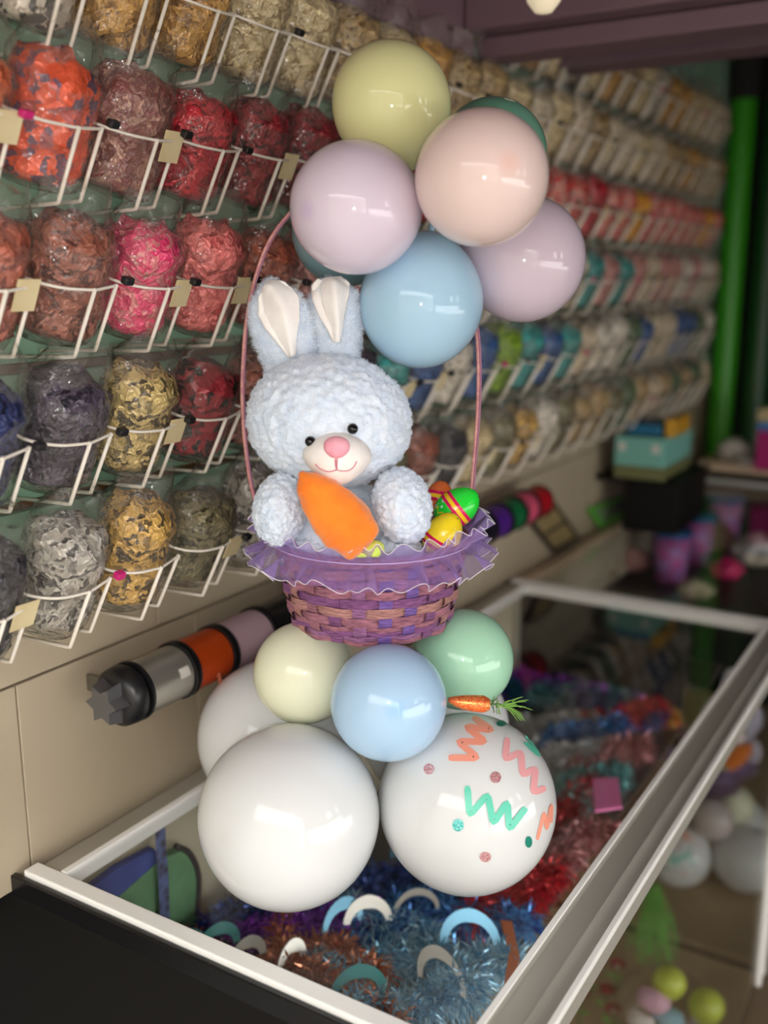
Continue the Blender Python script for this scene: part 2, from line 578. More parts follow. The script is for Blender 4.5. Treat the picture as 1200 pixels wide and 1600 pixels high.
for ri, row in enumerate(ROWS):
    z = RACKZ[ri]
    sh = (-0.03, -0.014, 0.008, 0, 0, 0)[ri]
    start = 0 if ri < 5 else 11
    rk = thing('wire_rack', (BAGX, Y0 + sh, z), 'white wire rack holding bags, the %s' % ROWNAME[ri].replace(' wire rack','').replace('lowest,','lowest one,'), 'rack', 'white wire racks on the wall')
    rr2 = random.Random(ri+40)
    for k in range(start, NU):
        y = Y0 + sh + k * PITCHY
        for nm, me in (('hoop', HOOP), ('rod', ROD1), ('rod', ROD2), ('wall_hook', HOOK)):
            link(nm, me, rk, (0, k*PITCHY, 0))
        key = row[k]
        if k == start:
            lab = 'bag of %s at the end, before the %s one, %s' % (FILL[key][2], COLW[row[k+1]], ROWSHORT[ri])
        elif k == NU-1:
            lab = 'bag of %s at the end after the %s one, %s' % (FILL[key][2], COLW[row[k-1]], ROWSHORT[ri])
        else:
            lab = 'bag of %s between %s and %s ones, %s' % (FILL[key][2], COLW[row[k-1]], COLW[row[k+1]], ROWSHORT[ri])
        b = thing('ribbon_bag', (BAGX, y + 0.026, z), lab, 'bag', '%s bags in the %s' % (FILL[key][2], ROWNAME[ri].split(',')[0]))
        s = 1.0 + rr2.uniform(-0.06, 0.10)
        b.scale = (1, rr2.uniform(0.94, 1.03), s)
        c = link('contents', CONT[rr2.randrange(5)], b)
        setmat(c, fillmat(key))
        link('plastic_bag', BAGM[rr2.randrange(5)], b)
        if rr2.random() < 0.42:
            link('label_card', CARD, b)
        cl = link('clip', CLIP, b) if rr2.random() < 0.7 else None
        if cl and rr2.random() < 0.12:
            setmat(cl, M_clip2)

# ================================================================== SPOOL ROD
SX, SZ = -0.962, 1.68 - 0.549
M_blackp = mat('black_plastic', C(24,24,26), 0.35)
M_steel = mat('steel_rod', C(150,148,144), 0.3, 1.0)
def spool(y0, y1, key, col, words, metal=0.3, rough=0.3, R=0.040, lab=True):
    t = thing('ribbon_spool', (SX, y0, SZ-R), 'spool of %s ribbon on the wall rod' % words, 'spool', 'ribbon spools on the wall rod')
    MX = Matrix.Translation((SX, y0, SZ)) @ Matrix.Rotation(-PI/2, 4, 'X')
    L = y1 - y0
    m = noisy('ribbon_'+key, col, tuple(c*0.8 for c in col[:3])+(1,), 4, rough, 0.15, 60, 2, (0.5, 12, 0.5), metallic_dummy=None) if False else mat('ribbon_'+key, col, rough, metal)
    for a, b in ((0, 0.004), (L-0.005, L-0.001)):
        part('flange', MB().lathe([(0.008,a),(R*1.06,a),(R*1.06,b),(0.008,b)], 32, MX), M_blackp, t, False)
    prof = [(0.009, 0.004)]
    n = 22
    for i in range(n+1):
        zz = 0.004 + (L-0.009)*i/n
        prof.append((R*(0.97 + (0.012 if i % 2 else 0)), zz))
    prof.append((0.009, L-0.005))
    part('ribbon_winding', MB().lathe(prof, 36, MX), m, t)
    if lab:
        lbl = MB()
        def P(i, j):
            a = PI*0.05 + i*0.12
            return MX @ Vector((R*1.0*math.cos(a), -R*1.0*math.sin(a), L*0.62+j*L*0.22))
        lbl.grid(P, 4, 2)
        part('sticker', lbl, M_card2, t)
    return t
M_card2 = mat('white_sticker', C(214,210,200), 0.5)
SP = [(0.915,1.005,'silver',C(190,186,176),'silver satin',0.75,0.28),(1.008,1.09,'orange',C(206,78,24),'glossy orange',0.35,0.3),(1.093,1.19,'lilac',C(196,164,172),'pale lilac',0.1,0.45),
      (1.193,1.30,'black',C(32,32,32),'black',0.2,0.3),(1.303,1.40,'dusty',C(160,92,98),'dusty pink',0.2,0.35),(1.403,1.50,'plumsp',C(96,50,84),'plum',0.2,0.35),(1.503,1.60,'white',C(206,200,194),'white',0.1,0.4),
      (1.603,1.70,'navysp',C(40,46,90),'navy',0.2,0.35),(1.703,1.80,'olive',C(104,104,60),'olive',0.2,0.35),(1.803,1.90,'brownsp',C(92,60,40),'brown',0.2,0.35),(1.903,2.0,'ink',C(28,26,40),'ink black',0.2,0.35),
      (2.003,2.085,'purple',C(92,40,150),'purple',0.3,0.3),(2.09,2.165,'greensp',C(26,120,70),'green',0.3,0.3),(2.17,2.245,'pinksp',C(226,92,124),'hot pink',0.2,0.35),(2.25,2.33,'redsp',C(196,24,40),'bright red',0.3,0.3)]
for a in SP:
    spool(*a, lab=a[2] in ('silver','black'))
rd = thing('spool_rod', (SX, 0.86, SZ), 'long steel rod through the ribbon spools with black star knob', 'rod')
part('rod', MB().tube([(SX,0.87,SZ),(SX,2.40,SZ)], 0.0065, 12), M_steel, rd)
MX = Matrix.Translation((SX,0.893,SZ)) @ Matrix.Rotation(-PI/2, 4, 'X')
part('end_cap', MB().lathe([(0,-0.012),(0.030,-0.012),(0.040,-0.004),(0.042,0.012),(0.038,0.020),(0,0.020)], 36, MX), M_blackp, rd)
st = MB()
v = []
for k in range(12):
    a = 2*PI*k/12
    R_ = 0.033 if k % 2 == 0 else 0.020
    v += [MX @ Vector((R_*math.cos(a), R_*math.sin(a), -0.012)), MX @ Vector((R_*0.85*math.cos(a), R_*0.85*math.sin(a), -0.034))]
fs = [(2*k, (2*k+2) % 24, (2*k+3) % 24, 2*k+1) for k in range(12)] + [tuple(2*k+1 for k in range(12)), tuple(2*k for k in reversed(range(12)))]
st.add(v, fs)
part('star_knob', st, mat('grey_knob', C(120,120,124), 0.3, 0.7), rd, False)
for y in (0.908, 2.36):
    part('bracket', MB().rbox((WX+0.001,y-0.003,SZ-0.012),(SX+0.004,y+0.003,SZ+0.012), 0.001), M_steel, rd, False)
# loose end of the orange ribbon
p0 = Vector((SX+0.038, 1.05, SZ-0.012)); 
pts = catmull([p0, p0+Vector((0.004,0.004,-0.05)), p0+Vector((-0.004,0.02,-0.11)), p0+Vector((-0.012,0.035,-0.16)), p0+Vector((-0.02,0.045,-0.196))], 8)
rb = MB()
rb.grid(lambda i, j: pts[i] + Vector((0,1,0))*(0.0035 if j else -0.0035) + Vector((0.0004*(j),0,0)), len(pts), 2)
solid('ribbon_end', rb, mat('ribbon_copper', C(206,120,84), 0.35, 0.2), 'loose copper ribbon end hanging down the beige tiles below spool', 'ribbon')

# ================================================================== SHOWCASES
M_alu = noisy('aluminium', C(190,186,176), C(178,174,162), 3, 0.38, metal=0.35)
M_alu2 = mat('white_aluminium', C(250,249,244), 0.3)
M_blackpanel = noisy('black_panel', C(20,19,17), C(17,16,15), 3, 0.6, spec=0.2)
M_blacktrim = mat('black_trim', C(14,14,16), 0.3)
M_glass = clear('showcase_glass', (0.985,0.99,0.985,1), 0.0, 1.28)
M_back = noisy('beige_laminate', C(196,186,164), C(186,176,152), 2, 0.5)
M_deck = noisy('brown_deck', C(170,148,112), C(148,128,94), 6, 0.7, 0.05)
X0, X1 = -1.006, -0.325
def showcase(y0, y1, label, front_solid, railmat):
    t = thing('showcase', ((X0+X1)/2, (y0+y1)/2, 0), label, 'showcase')
    z = TOPZ
    # left rail: sloped grey bevel + white inner lip
    r = part('rail', MB().add([(X0-0.022,y0+0.025,z-0.008),(X0+0.022,y0+0.025,z),(X0+0.022,y0+0.025,z-0.03),(X0-0.022,y0+0.025,z-0.03),(X0-0.022,y1,z-0.008),(X0+0.022,y1,z),(X0+0.022,y1,z-0.03),(X0-0.022,y1,z-0.03)],
        [(0,1,5,4),(1,2,6,5),(2,3,7,6),(3,0,4,7),(0,3,2,1),(4,5,6,7)]), railmat, t, False)
    part('rail_lip', MB().rbox((X0+0.022,y0+0.025,z-0.022),(X0+0.034,y1,z+0.003), 0.002), M_alu2 if front_solid else railmat, r, False)
    # front (near) and far rails
    r = part('rail', MB().rbox((X0-0.02,y0,z-0.020),(X1+0.004,y0+0.024,z+0.003), 0.002), M_alu2, t, False)
    part('rail_trim', MB().rbox((X0-(0.19 if front_solid else 0.03),y0-0.010,z-0.034),(X1+0.004,y0-0.0005,z-0.004), 0.002), M_blacktrim, r, False)
    r = part('rail', MB().rbox((X0+0.035,y1-0.018,z-0.020),(X1-0.064,y1,z+0.002), 0.002), M_alu2, t, False)
    # right rail: inner lip, broad slope, ridge, lower slope, outer lip
    sec = [(-0.062,0.003),(-0.055,0.004),(-0.053,-0.002),(-0.026,-0.004),(-0.023,0.000),(-0.019,-0.002),(-0.004,-0.010),(-0.002,-0.006),(0.003,-0.008),(0.003,-0.036),(-0.062,-0.036)]
    n = len(sec)
    vv = [(X1+a, y, z+b) for y in (y0+0.02, y1) for a, b in sec]
    ff = [(k, (k+1) % n, (k+1) % n + n, k+n) for k in range(n)] + [tuple(reversed(range(n))), tuple(range(n, 2*n))]
    r = part('rail', MB().add(vv, ff), railmat, t, False)
    for a, b, c in ((-0.0635,-0.0555,0.0048),(-0.004,0.0035,-0.004)):
        part('rail_lip', MB().rbox((X1+a,y0+0.02,z+c-0.008),(X1+b,y1,z+c+0.0015), 0.001), M_alu2, r, False)
    # glass
    part('glass_top', MB().box((X0+0.034,y0+0.0245,z-0.008),(X1-0.063,y1-0.018,z-0.003)), M_glass, t, False)
    part('glass_front', MB().box((X1-0.010,y0+0.042,0.037),(X1-0.005,y1-0.016,z-0.036)), M_glass, t, False)
    # bodies
    part('back_panel', MB().box((X0-0.006,y0+0.012,0.06),(X0+0.006,y1-0.006,z-0.03)), M_back, t, False)
    part('plinth', MB().box((X0,y0+0.012,0.0),(X1-0.012,y1-0.016,0.020)), M_blackpanel, t, False)
    part('deck', MB().box((X0+0.007,y0+0.014,0.021),(X1-0.012,y1-0.016,0.036)), M_deck, t, False)
    if front_solid:
        part('end_panel', MB().rbox((X0-0.19,y0-0.006,0.0),(X1+0.002,y0+0.010,z-0.036), 0.002), M_blackpanel, t, False)
    if front_solid:
        part('darkening_board', MB().box((X0+0.007,y1-0.013,z-0.34),(-0.56,y1-0.007,z-0.021)).box((-0.56,y1-0.013,z-0.11),(X1-0.012,y1-0.007,z-0.021)), M_blackpanel, t, False)  # opaque dark board added so the far end of the case looks dark
    part('end_glass', MB().box((X0+0.007 if not front_solid else -0.559,y1-0.011,0.038),(X1-0.012,y1-0.007,z-0.111 if front_solid else z-0.021)), M_glass, t, False)
    for yy in (y0+0.03, y1-0.006):
        q = part('corner_post', MB().rbox((X1-0.011,yy-0.008,0.001),(X1+0.001,yy+0.004,z-0.037), 0.001), M_alu2, t, False)
        part('seal', MB().box((X1-0.009,yy+0.0045,0.001),(X1+0.001,yy+0.009,z-0.037)), M_blacktrim, q, False)
    part('corner_post', MB().rbox((X0+0.008,y1-0.032,0.037),(X0+0.022,y1-0.014,z-0.031), 0.001), railmat, t, False)
    return t
SHZ = TOPZ - 0.27                            # inner shelf
s1 = showcase(0.766, 2.302, 'glass topped showcase with aluminium rails and a black end panel, under the balloons', True, M_alu)
part('shelf', MB().box((X0+0.007,0.79,SHZ-0.008),(-0.545,2.28,SHZ)), mat('shelf_board', C(70,66,62), 0.5), s1, False)
M_railw = noisy('beige_rail', C(222,200,172), C(204,182,154), 3, 0.5)
SHZ2 = TOPZ - 0.20
s2 = showcase(2.314, 3.975, 'glass topped showcase with beige rails holding pink cups, behind the nearer one', False, M_railw)
part('shelf', MB().box((X0+0.007,2.345,SHZ2-0.008),(-0.52,3.95,SHZ2)), MATS['shelf_board'], s2, False)

# ================================================================== BALLOON ARRANGEMENT
D0 = 1.268
AX = at(574, 1200, D0)                       # vertical axis of the arrangement
def balloon_mat(name, col, deep):
    if name in MATS:
        return MATS[name]
    m = mat(name, col, 0.07, 0, 0.5)
    b = m.node_tree.nodes['Principled BSDF']
    b.inputs['Subsurface Weight'].default_value = 0.12
    b.inputs['Subsurface Radius'].default_value = (0.03,0.03,0.03)
    tc = nd(m, 'ShaderNodeTexCoord')
    # crown spot of thicker latex: distance from the local z axis, on the crown side
    sx = nd(m, 'ShaderNodeSeparateXYZ')
    ln(m, tc, 'Object', sx, 0)
    cx = nd(m, 'ShaderNodeCombineXYZ')
    ln(m, sx, 'X', cx, 'X'); ln(m, sx, 'Y', cx, 'Y')
    le = nd(m, 'ShaderNodeVectorMath', operation='LENGTH')
    ln(m, cx, 0, le, 0)
    st_ = nd(m, 'ShaderNodeMath', operation='GREATER_THAN'); st_.inputs[1].default_value = 0.0
    ln(m, sx, 'Z', st_, 0)
    rp = ramp(m, [(0.004, (1,1,1,1)), (0.016, (0,0,0,1))])
    ln(m, le, 'Value', rp, 0)
    mu = nd(m, 'ShaderNodeMath', operation='MULTIPLY')
    ln(m, rp, 0, mu, 0); ln(m, st_, 0, mu, 1)
    mu2 = nd(m, 'ShaderNodeMath', operation='MULTIPLY'); mu2.inputs[1].default_value = 0.6
    ln(m, mu, 0, mu2, 0)
    nz = nd(m, 'ShaderNodeTexNoise'); nz.inputs['Scale'].default_value = 9
    ln(m, tc, 'Object', nz, 'Vector')
    m1 = nd(m, 'ShaderNodeMix', data_type='RGBA')
    m1.inputs[6].default_value = col
    m1.inputs[7].default_value = tuple(c*0.95 for c in col[:3])+(1,)
    ln(m, nz, 'Fac', m1, 0)
    mx = nd(m, 'ShaderNodeMix', data_type='RGBA')
    ln(m, mu2, 0, mx, 0)
    ln(m, m1, 2, mx, 6)
    mx.inputs[7].default_value = deep
    ln(m, mx, 2, b, 'Base Color')
    return m
BM = {
 'yellow': balloon_mat('latex_yellow', C(226,226,168), C(206,206,140)),
 'ivory': balloon_mat('latex_ivory', C(232,234,206), C(222,226,186)),
 'lavender': balloon_mat('latex_lavender', C(222,208,224), C(206,184,216)),
 'lilac': balloon_mat('latex_lilac', C(212,196,210), C(196,176,200)),
 'pink': balloon_mat('latex_pink', C(236,212,206), C(240,196,186)),
 'blue': balloon_mat('latex_blue', C(172,208,232), C(140,190,228)),
 'sky': balloon_mat('latex_sky', C(176,208,236), C(142,192,232)),
 'teal': balloon_mat('latex_teal', C(128,168,176), C(110,156,170)),
 'green': balloon_mat('latex_green', C(104,164,140), C(90,150,126)),
 'mint': balloon_mat('latex_mint', C(172,222,190), C(150,210,172)),
 'white': balloon_mat('latex_white', C(221,223,223), C(214,215,212)),
}
def balloon(c, rad, axis, key, label, group, ry=1.0, taper=0.06):
    """c: world centre, rad: radius across, axis: crown direction (knot on the other side)"""
    prof = []
    N = 40
    for k in range(N+1):
        a = PI*k/N
        zz = math.cos(a); rr_ = math.sin(a)
        z_ = zz*ry
        if zz < 0:
            rr_ *= 1 - taper*zz*zz
            z_ *= 1 + taper*1.2*zz*zz
        prof.append((rr_*rad, z_*rad))
    prof[0] = (0, prof[0][1]); 
    prof[-1] = (0, prof[-1][1])
    me = MB().lathe(prof, 64).mesh('balloon', BM[key])
    o = link('balloon', me, None, c)
    o.rotation_mode = 'QUATERNION'
    o.rotation_quaternion = frame(axis).to_quaternion()
    tag(o, label, 'balloon', group)
    zb = prof[-1][1]
    k = MB().lathe([(0.002,zb+0.004),(0.004,zb-0.001),(0.0035,zb-0.004),(0.005,zb-0.007),(0.0035,zb-0.010),(0.0055,zb-0.016),(0.0015,zb-0.015)], 14)
    link('knot', k.mesh('knot', BM[key]), o)
    return o
def bal(px, py, d, rpx, key, label, group, hub, ry=1.0):
    c = at(px, py, d)
    return balloon(c, pxm(c, rpx), (c - hub), key, label, group, ry)
# base: four large white balloons
def base_balloon(px, py, rpx):
    d = ray(px, py)
    lo, hi = 0.8, 2.5
    for _ in range(60):
        t = (lo+hi)/2
        if CAM_Z + d.z*t - rpx/FPX*d.dot(FW)*t > TOPZ + 0.0035:
            lo = t
        else:
            hi = t
    c = EYE + d*lo
    return c, pxm(c, rpx)
G1 = 'large white balloons at the base'
c1, r1 = base_balloon(452, 1274, 141.5)
c2, r2 = base_balloon(730, 1254, 138)
perp = Vector((-(c2-c1).y, (c2-c1).x, 0)).normalized()
hub1 = (c1+c2)/2 + perp*0.112
W1 = balloon(c1, r1, (c1-hub1)+Vector((0,0,0.03)), 'white', 'plain large white balloon standing front of the base beside the confetti balloon', G1, 1.0, 0.03)
W2 = balloon(c2, r2, (c2-hub1)+Vector((0.02,0,0.03)), 'white', 'large white balloon with zigzag and glitter dot stickers under the carrot pick', G1, 1.0, 0.03)
c3 = c1 + perp*0.226; c3 = c3 + (c1-c2).normalized()*0.010
c4 = c2 + perp*0.226
W3 = balloon(c3, r1*0.99, c3-hub1, 'white', 'plain large white balloon at the back of the base beside the tiled wall', G1, 1.0, 0.03)
W4 = balloon(c4, r2*0.99, c4-hub1, 'white', 'large white balloon at the back of the base, under the mint balloon', G1, 1.0, 0.03)
# middle: small balloons under the basket
G2 = 'small balloons under the basket'
hub2 = at(590, 1075, D0)
Bi = bal(476, 1051, 1.232, 80, 'ivory', 'small ivory balloon under the purple basket', G2, hub2)
Bs = bal(607, 1097, 1.135, 91, 'sky', 'small sky blue balloon between the two large front white balloons', G2, hub2)
Bm = bal(723, 1030, 1.265, 79, 'mint', 'small mint green balloon under the purple basket above the carrot pick', G2, hub2)
# top cluster on the handle
G3 = 'pastel balloons tied to the basket handle'
hub3 = at(680, 320, 1.29)
TOPB = [
 bal(612, 165, 1.265, 93, 'yellow', 'pale yellow balloon at the very top of the cluster', G3, hub3, 1.03),
 bal(557, 325, 1.19, 102, 'lavender', 'lavender balloon in front of the handle, above the rabbit ears', G3, hub3, 1.04),
 bal(752, 279, 1.145, 104, 'pink', 'peach pink balloon, foremost of the top cluster', G3, hub3, 1.06),
 bal(658, 472, 1.262, 97, 'blue', 'light blue balloon lowest in the top cluster beside the rabbit ear', G3, hub3, 1.06),
 bal(817, 405, 1.322, 97, 'lilac', 'greyish lilac balloon behind the peach one', G3, hub3, 1.0),
 bal(768, 243, 1.385, 86, 'green', 'green balloon mostly hidden behind the peach balloon', G3, hub3),
 bal(540, 362, 1.345, 84, 'teal', 'dusty teal balloon mostly hidden behind the lavender balloon', G3, hub3),
]

# stickers on the confetti balloon
bpy.context.view_layer.update()
def bvh_of(o):
    M = o.matrix_world
    me = o.data
    return BVHTree.FromPolygons([M @ v.co for v in me.vertices], [tuple(p.vertices) for p in me.polygons])
bv = bvh_of(W2)
def stick(px, py, off=0.0006):
    h = bv.ray_cast(EYE, ray(px, py))
    if h[0] is None:
        t = (c2-EYE).dot(ray(px, py))
        h = bv.find_nearest(EYE + ray(px, py)*t)
    n = (h[0]-c2).normalized()
    return h[0] + n*off
def child_local(name, mb, m, parent, smooth=True):
    inv = parent.matrix_world.inverted()
    mb.v = [tuple(inv @ Vector(p)) for p in mb.v]
    return link(name, mb.mesh(name, m, smooth), parent)
M_coral = mat('coral_vinyl', C(246,160,136), 0.4)
M_pinkv = mat('pink_vinyl', C(236,168,170), 0.4)
M_tealv = mat('teal_vinyl', C(96,204,176), 0.4)
def glitter(name, col, col2):
    if name in MATS:
        return MATS[name]
    m = mat(name, col, 0.35, 0.5)
    b = m.node_tree.nodes['Principled BSDF']
    tc = nd(m, 'ShaderNodeTexCoord'); vo = nd(m, 'ShaderNodeTexVoronoi'); vo.inputs['Scale'].default_value = 900
    ln(m, tc, 'Object', vo, 'Vector')
    rp = ramp(m, [(0.25, col), (0.8, col2)])
    sp = nd(m, 'ShaderNodeSeparateColor'); ln(m, vo, 'Color', sp, 0)
    ln(m, sp, 0, rp, 0); ln(m, rp, 0, b, 'Base Color')
    return m
M_gpink = glitter('pink_glitter', C(206,130,134), C(246,206,206))
M_gteal = glitter('teal_glitter', C(52,168,164), C(150,224,220))
def zoomc(p):
    return (640 + p[0]*260/1200, 1060 + p[1]*300/1385)
def zig(pts, m, hw=5.2):
    pts = [Vector((*zoomc(p), 0)) for p in pts]
    # rounded zig-zag
    path = []
    for i, p in enumerate(pts):
        if i in (0, len(pts)-1):
            path.append(p); continue
        a = p + (pts[i-1]-p).normalized()*6; b = p + (pts[i+1]-p).normalized()*6
        path += [a, a*0.25+b*0.25+p*0.5, b]
    fine = []
    for a, b in zip(path[:-1], path[1:]):
        n = max(1, int((b-a).length/3))
        fine += [a.lerp(b, k/n) for k in range(n)]
    fine.append(path[-1])
    mb = MB()
    def P(i, j):
        t = (fine[min(i+1, len(fine)-1)] - fine[max(i-1, 0)]).normalized()
        nrm = Vector((-t.y, t.x, 0))
        w = hw * min(1, 0.6 + i/5, 0.7 + (len(fine)-1-i)/5)
        q = fine[i] + nrm*w*(j-1)
        return stick(q.x, q.y, 0.0007 + 0.00001*i)
    mb.grid(P, len(fine), 3)
    return child_local('zigzag_sticker', mb, m, W2)
zig([(455,282),(598,378),(402,350),(548,462),(346,458),(492,578),(282,576)], M_coral)
zig([(704,428),(688,588),(802,532),(812,702),(906,648),(886,826),(978,790)], M_pinkv)
zig([(416,776),(432,988),(562,838),(602,1048),(702,890),(716,1088),(834,932)], M_tealv)
zig([(918,1164),(968,958),(985,1096),(1020,900),(1014,1040)], M_coral, 2.8)
zig([(832,402),(940,570),(826,462)], M_tealv, 2.6)
for (px, py, rx, ry, m) in ((140,655,8.3,8.6,M_gpink),(619,715,8.6,9,M_gpink),(545,1286,9,8,M_gpink),(350,1058,9.2,9.6,M_gteal),(856,1178,5.5,9,mat('teal_foil',C(36,150,130),0.35,0.4)),(659,328,7.5,5,mat('teal_foil',C(36,150,130),0.35,0.4))):
    x, y = zoomc((px, py))
    mb = MB()
    n = 24
    vs = [stick(x, y, 0.0009)]
    for rr_ in (0.5, 1):
        vs += [stick(x+rx*rr_*math.cos(2*PI*k/n), y+ry*rr_*math.sin(2*PI*k/n), 0.0008) for k in range(n)]
    fs = [(0, 1+k, 1+(k+1) % n) for k in range(n)] + [(1+k, 1+n+k, 1+n+(k+1) % n, 1+(k+1) % n) for k in range(n)]
    mb.add(vs, fs)
    child_local('dot_sticker', mb, m, W2)

# ------------------------------------------------------------------ basket
BC = at(580, 838, D0)                        # rim centre
BB = at(583, 966, D0)                        # base centre
RIM = pxm(BC, 148); BOT = pxm(BB, 120)
BH = BC.z - BB.z
bx, by = AX.x*0 + BC.x, BC.y
bk = thing('basket', (bx, by, BB.z), 'purple woven wicker basket with arched handle and lavender ruffle', 'basket')
def wick(name, c1, c2):
    return noisy(name, C(*c1), C(*c2), 14, 0.55, 0.5, 220, 4, (6,6,60))
WM = [wick('wicker_purple', (158,98,152), (104,58,104)), wick('wicker_rose', (190,126,142), (132,80,98)), wick('wicker_tan', (208,152,142), (150,100,100)), wick('wicker_mauve', (180,122,168), (120,76,118)), wick('wicker_violet', (144,108,188), (98,70,142))]
NS = 22
def brad(z):
    t = (z-BB.z)/BH
    return BOT + (RIM-BOT)*(t**0.8 if t > 0 else 0)
NR = 9
sh_ = BH/NR
rw = random.Random(11)
for k in range(NS):
    th = 2*PI*k/NS
    def P(i, j):
        z = BB.z + 0.001 + (BH-0.001)*i/36
        row = (z-BB.z)/sh_ - 0.5
        wv = math.cos(PI*row + PI*k) * 0.0022
        r = brad(z) - wv
        a = th + (j-1)*0.0082/r
        return (bx+r*math.cos(a), by+r*math.sin(a), z)
    mb = MB().grid(P, 37, 3)
    part('stake', mb, WM[rw.choice([0,1,2,2,3,4])], bk)
for row in range(NR):
    zc = BB.z + sh_*(row+0.5)
    m = WM[rw.choice([0,1,3,3,1,0]) if row not in (3,) else 2]
    for s_ in (0, 1):                        # a row is two strands lying one above the other
        n = 220
        def P(i, j):
            a = 2*PI*i/n
            zz = zc + (s_-0.5)*sh_*0.46 + (j-1)*sh_*0.235 + 0.0006*math.sin(7*a+row*2+s_) + 0.0004*math.sin(23*a+row)
            r = brad(zc) + math.cos(NS/2*a + PI*row) * 0.0030 + (0.0007 if j == 1 else 0) + 0.0003*s_
            return (bx+r*math.cos(a), by+r*math.sin(a), zz)
        part('weaver', MB().grid(P, n, 3, True), m if s_ == 0 or rw.random() < 0.6 else WM[rw.randrange(4)], bk)
# rim hoop, base, inner lining
part('rim', MB().tube([(bx+(RIM+0.001)*math.cos(2*PI*i/96), by+(RIM+0.001)*math.sin(2*PI*i/96), BC.z-0.002) for i in range(96)], 0.0050, 8, True, flat=(Vector((0,0,1)), 1.5)), WM[1], bk)
part('base', MB().lathe([(0,0.002),(BOT-0.004,0.002),(BOT-0.001,0.008)], 48, Matrix.Translation((bx,by,BB.z))), WM[0], bk)
part('inner_wall', MB().lathe([(brad(BB.z+BH*k/8)-0.0062, BH*k/8+0.001) for k in range(9)], 64, Matrix.Translation((bx,by,BB.z))), WM[0], bk)
# handle
hp = [(406,800),(393,760),(383,690),(379,620),(381,555),(386,500),(398,440),(420,380),(455,332),(505,290),(565,272),(625,290),(680,345),(720,420),(741,490),(748,560),(747,640),(742,710),(735,790)]
hpts = catmull([at(x, y, D0) for x, y in hp], 6)
M_handle = noisy('handle_cane', C(206,150,140), C(178,116,120), 10, 0.4, 0.2, 80, 2, (3,3,12))
hd = MB().tube(hpts, 0.0030, 8, False, True, (HD, 0.55))
part('handle', hd, M_handle, bk)
off = Vector((0.0,0,0)) + RT*0.0026
part('handle_strand', MB().tube([p + RT*(0.0022 if i % 2 else 0.0020) - HD*0.0016 for i, p in enumerate(hpts)], 0.0013, 6), mat('handle_mauve', C(150,96,122), 0.45), bk)
# ruffle of organza
m = bpy.data.materials.new('organza'); m.use_nodes = True; MATS['organza'] = m
nt = m.node_tree; nt.nodes.remove(nt.nodes['Principled BSDF'])
tr = nd(m, 'ShaderNodeBsdfTransparent'); df = nd(m, 'ShaderNodeBsdfDiffuse'); tl = nd(m, 'ShaderNodeBsdfTranslucent')
df.inputs[0].default_value = C(196,170,240); tl.inputs[0].default_value = C(196,170,240)
tr.inputs[0].default_value = (0.93,0.90,0.97,1)
a1 = nd(m, 'ShaderNodeMixShader'); a1.inputs[0].default_value = 0.4
a2 = nd(m, 'ShaderNodeMixShader')
lw = nd(m, 'ShaderNodeLayerWeight'); lw.inputs[0].default_value = 0.35
mr = nd(m, 'ShaderNodeMapRange'); mr.inputs[3].default_value = 0.20; mr.inputs[4].default_value = 0.85
ln(m, lw, 'Facing', mr, 0)
ln(m, df, 0, a1, 1); ln(m, tl, 0, a1, 2)
ln(m, mr, 0, a2, 0); ln(m, tr, 0, a2, 1); ln(m, a1, 0, a2, 2)
ln(m, a2, 0, nt.nodes['Material Output'], 0)
NUR, NVR = 660, 15
def ruff(i, v):
    """i: around, v: -1 (lower hem) .. 1 (upper hem)"""
    a = 2*PI*i/NUR
    q = Vector((math.cos(a), math.sin(a), 0))
    w = math.sin(16*a + 2.6*noise.noise(q*2.5) + (0.9 if v > 0 else 0)) * (0.75 + 0.5*noise.noise(q*5+Vector((9,0,0)))) 
    w2 = math.sin(35*a + 3*noise.noise(q*4+Vector((3,3,3))))
    av = abs(v)
    amp = 0.0135*av**1.2
    if v >= 0:
        r = RIM + 0.006 + 0.024*av**1.1 + amp*0.55*w + 0.003*av*w2
        z = BC.z + 0.000 + 0.026*av - 0.004*av*w2 + 0.008*av*noise.noise(q*4)
    else:
        r = RIM + 0.007 + 0.026*av**1.0 + amp*w + 0.003*av*w2
        z = BC.z - 0.025*av + 0.004*av*w2 + 0.009*av*w + 0.008*av*noise.noise(q*3+Vector((5,0,0)))
    return Vector((bx+r*math.cos(a), by+r*math.sin(a), z))
rf = part('ruffle', MB().grid(lambda i, j: ruff(i, -1+2*j/(NVR-1)), NUR, NVR, True), MATS['organza'], bk)
M_hem = mat('white_thread', C(240,236,244), 0.5)
for v in (-1, 1):
    part('hem_wire', MB().tube([ruff(i, v) for i in range(NUR)], 0.00045, 5, True), M_hem, rf)
part('gather_stitch', MB().tube([Vector((bx+(RIM+0.0078)*math.cos(2*PI*i/160), by+(RIM+0.0078)*math.sin(2*PI*i/160), BC.z)) for i in range(160)], 0.0007, 5, True), mat('lilac_thread', C(206,186,236), 0.5), rf)
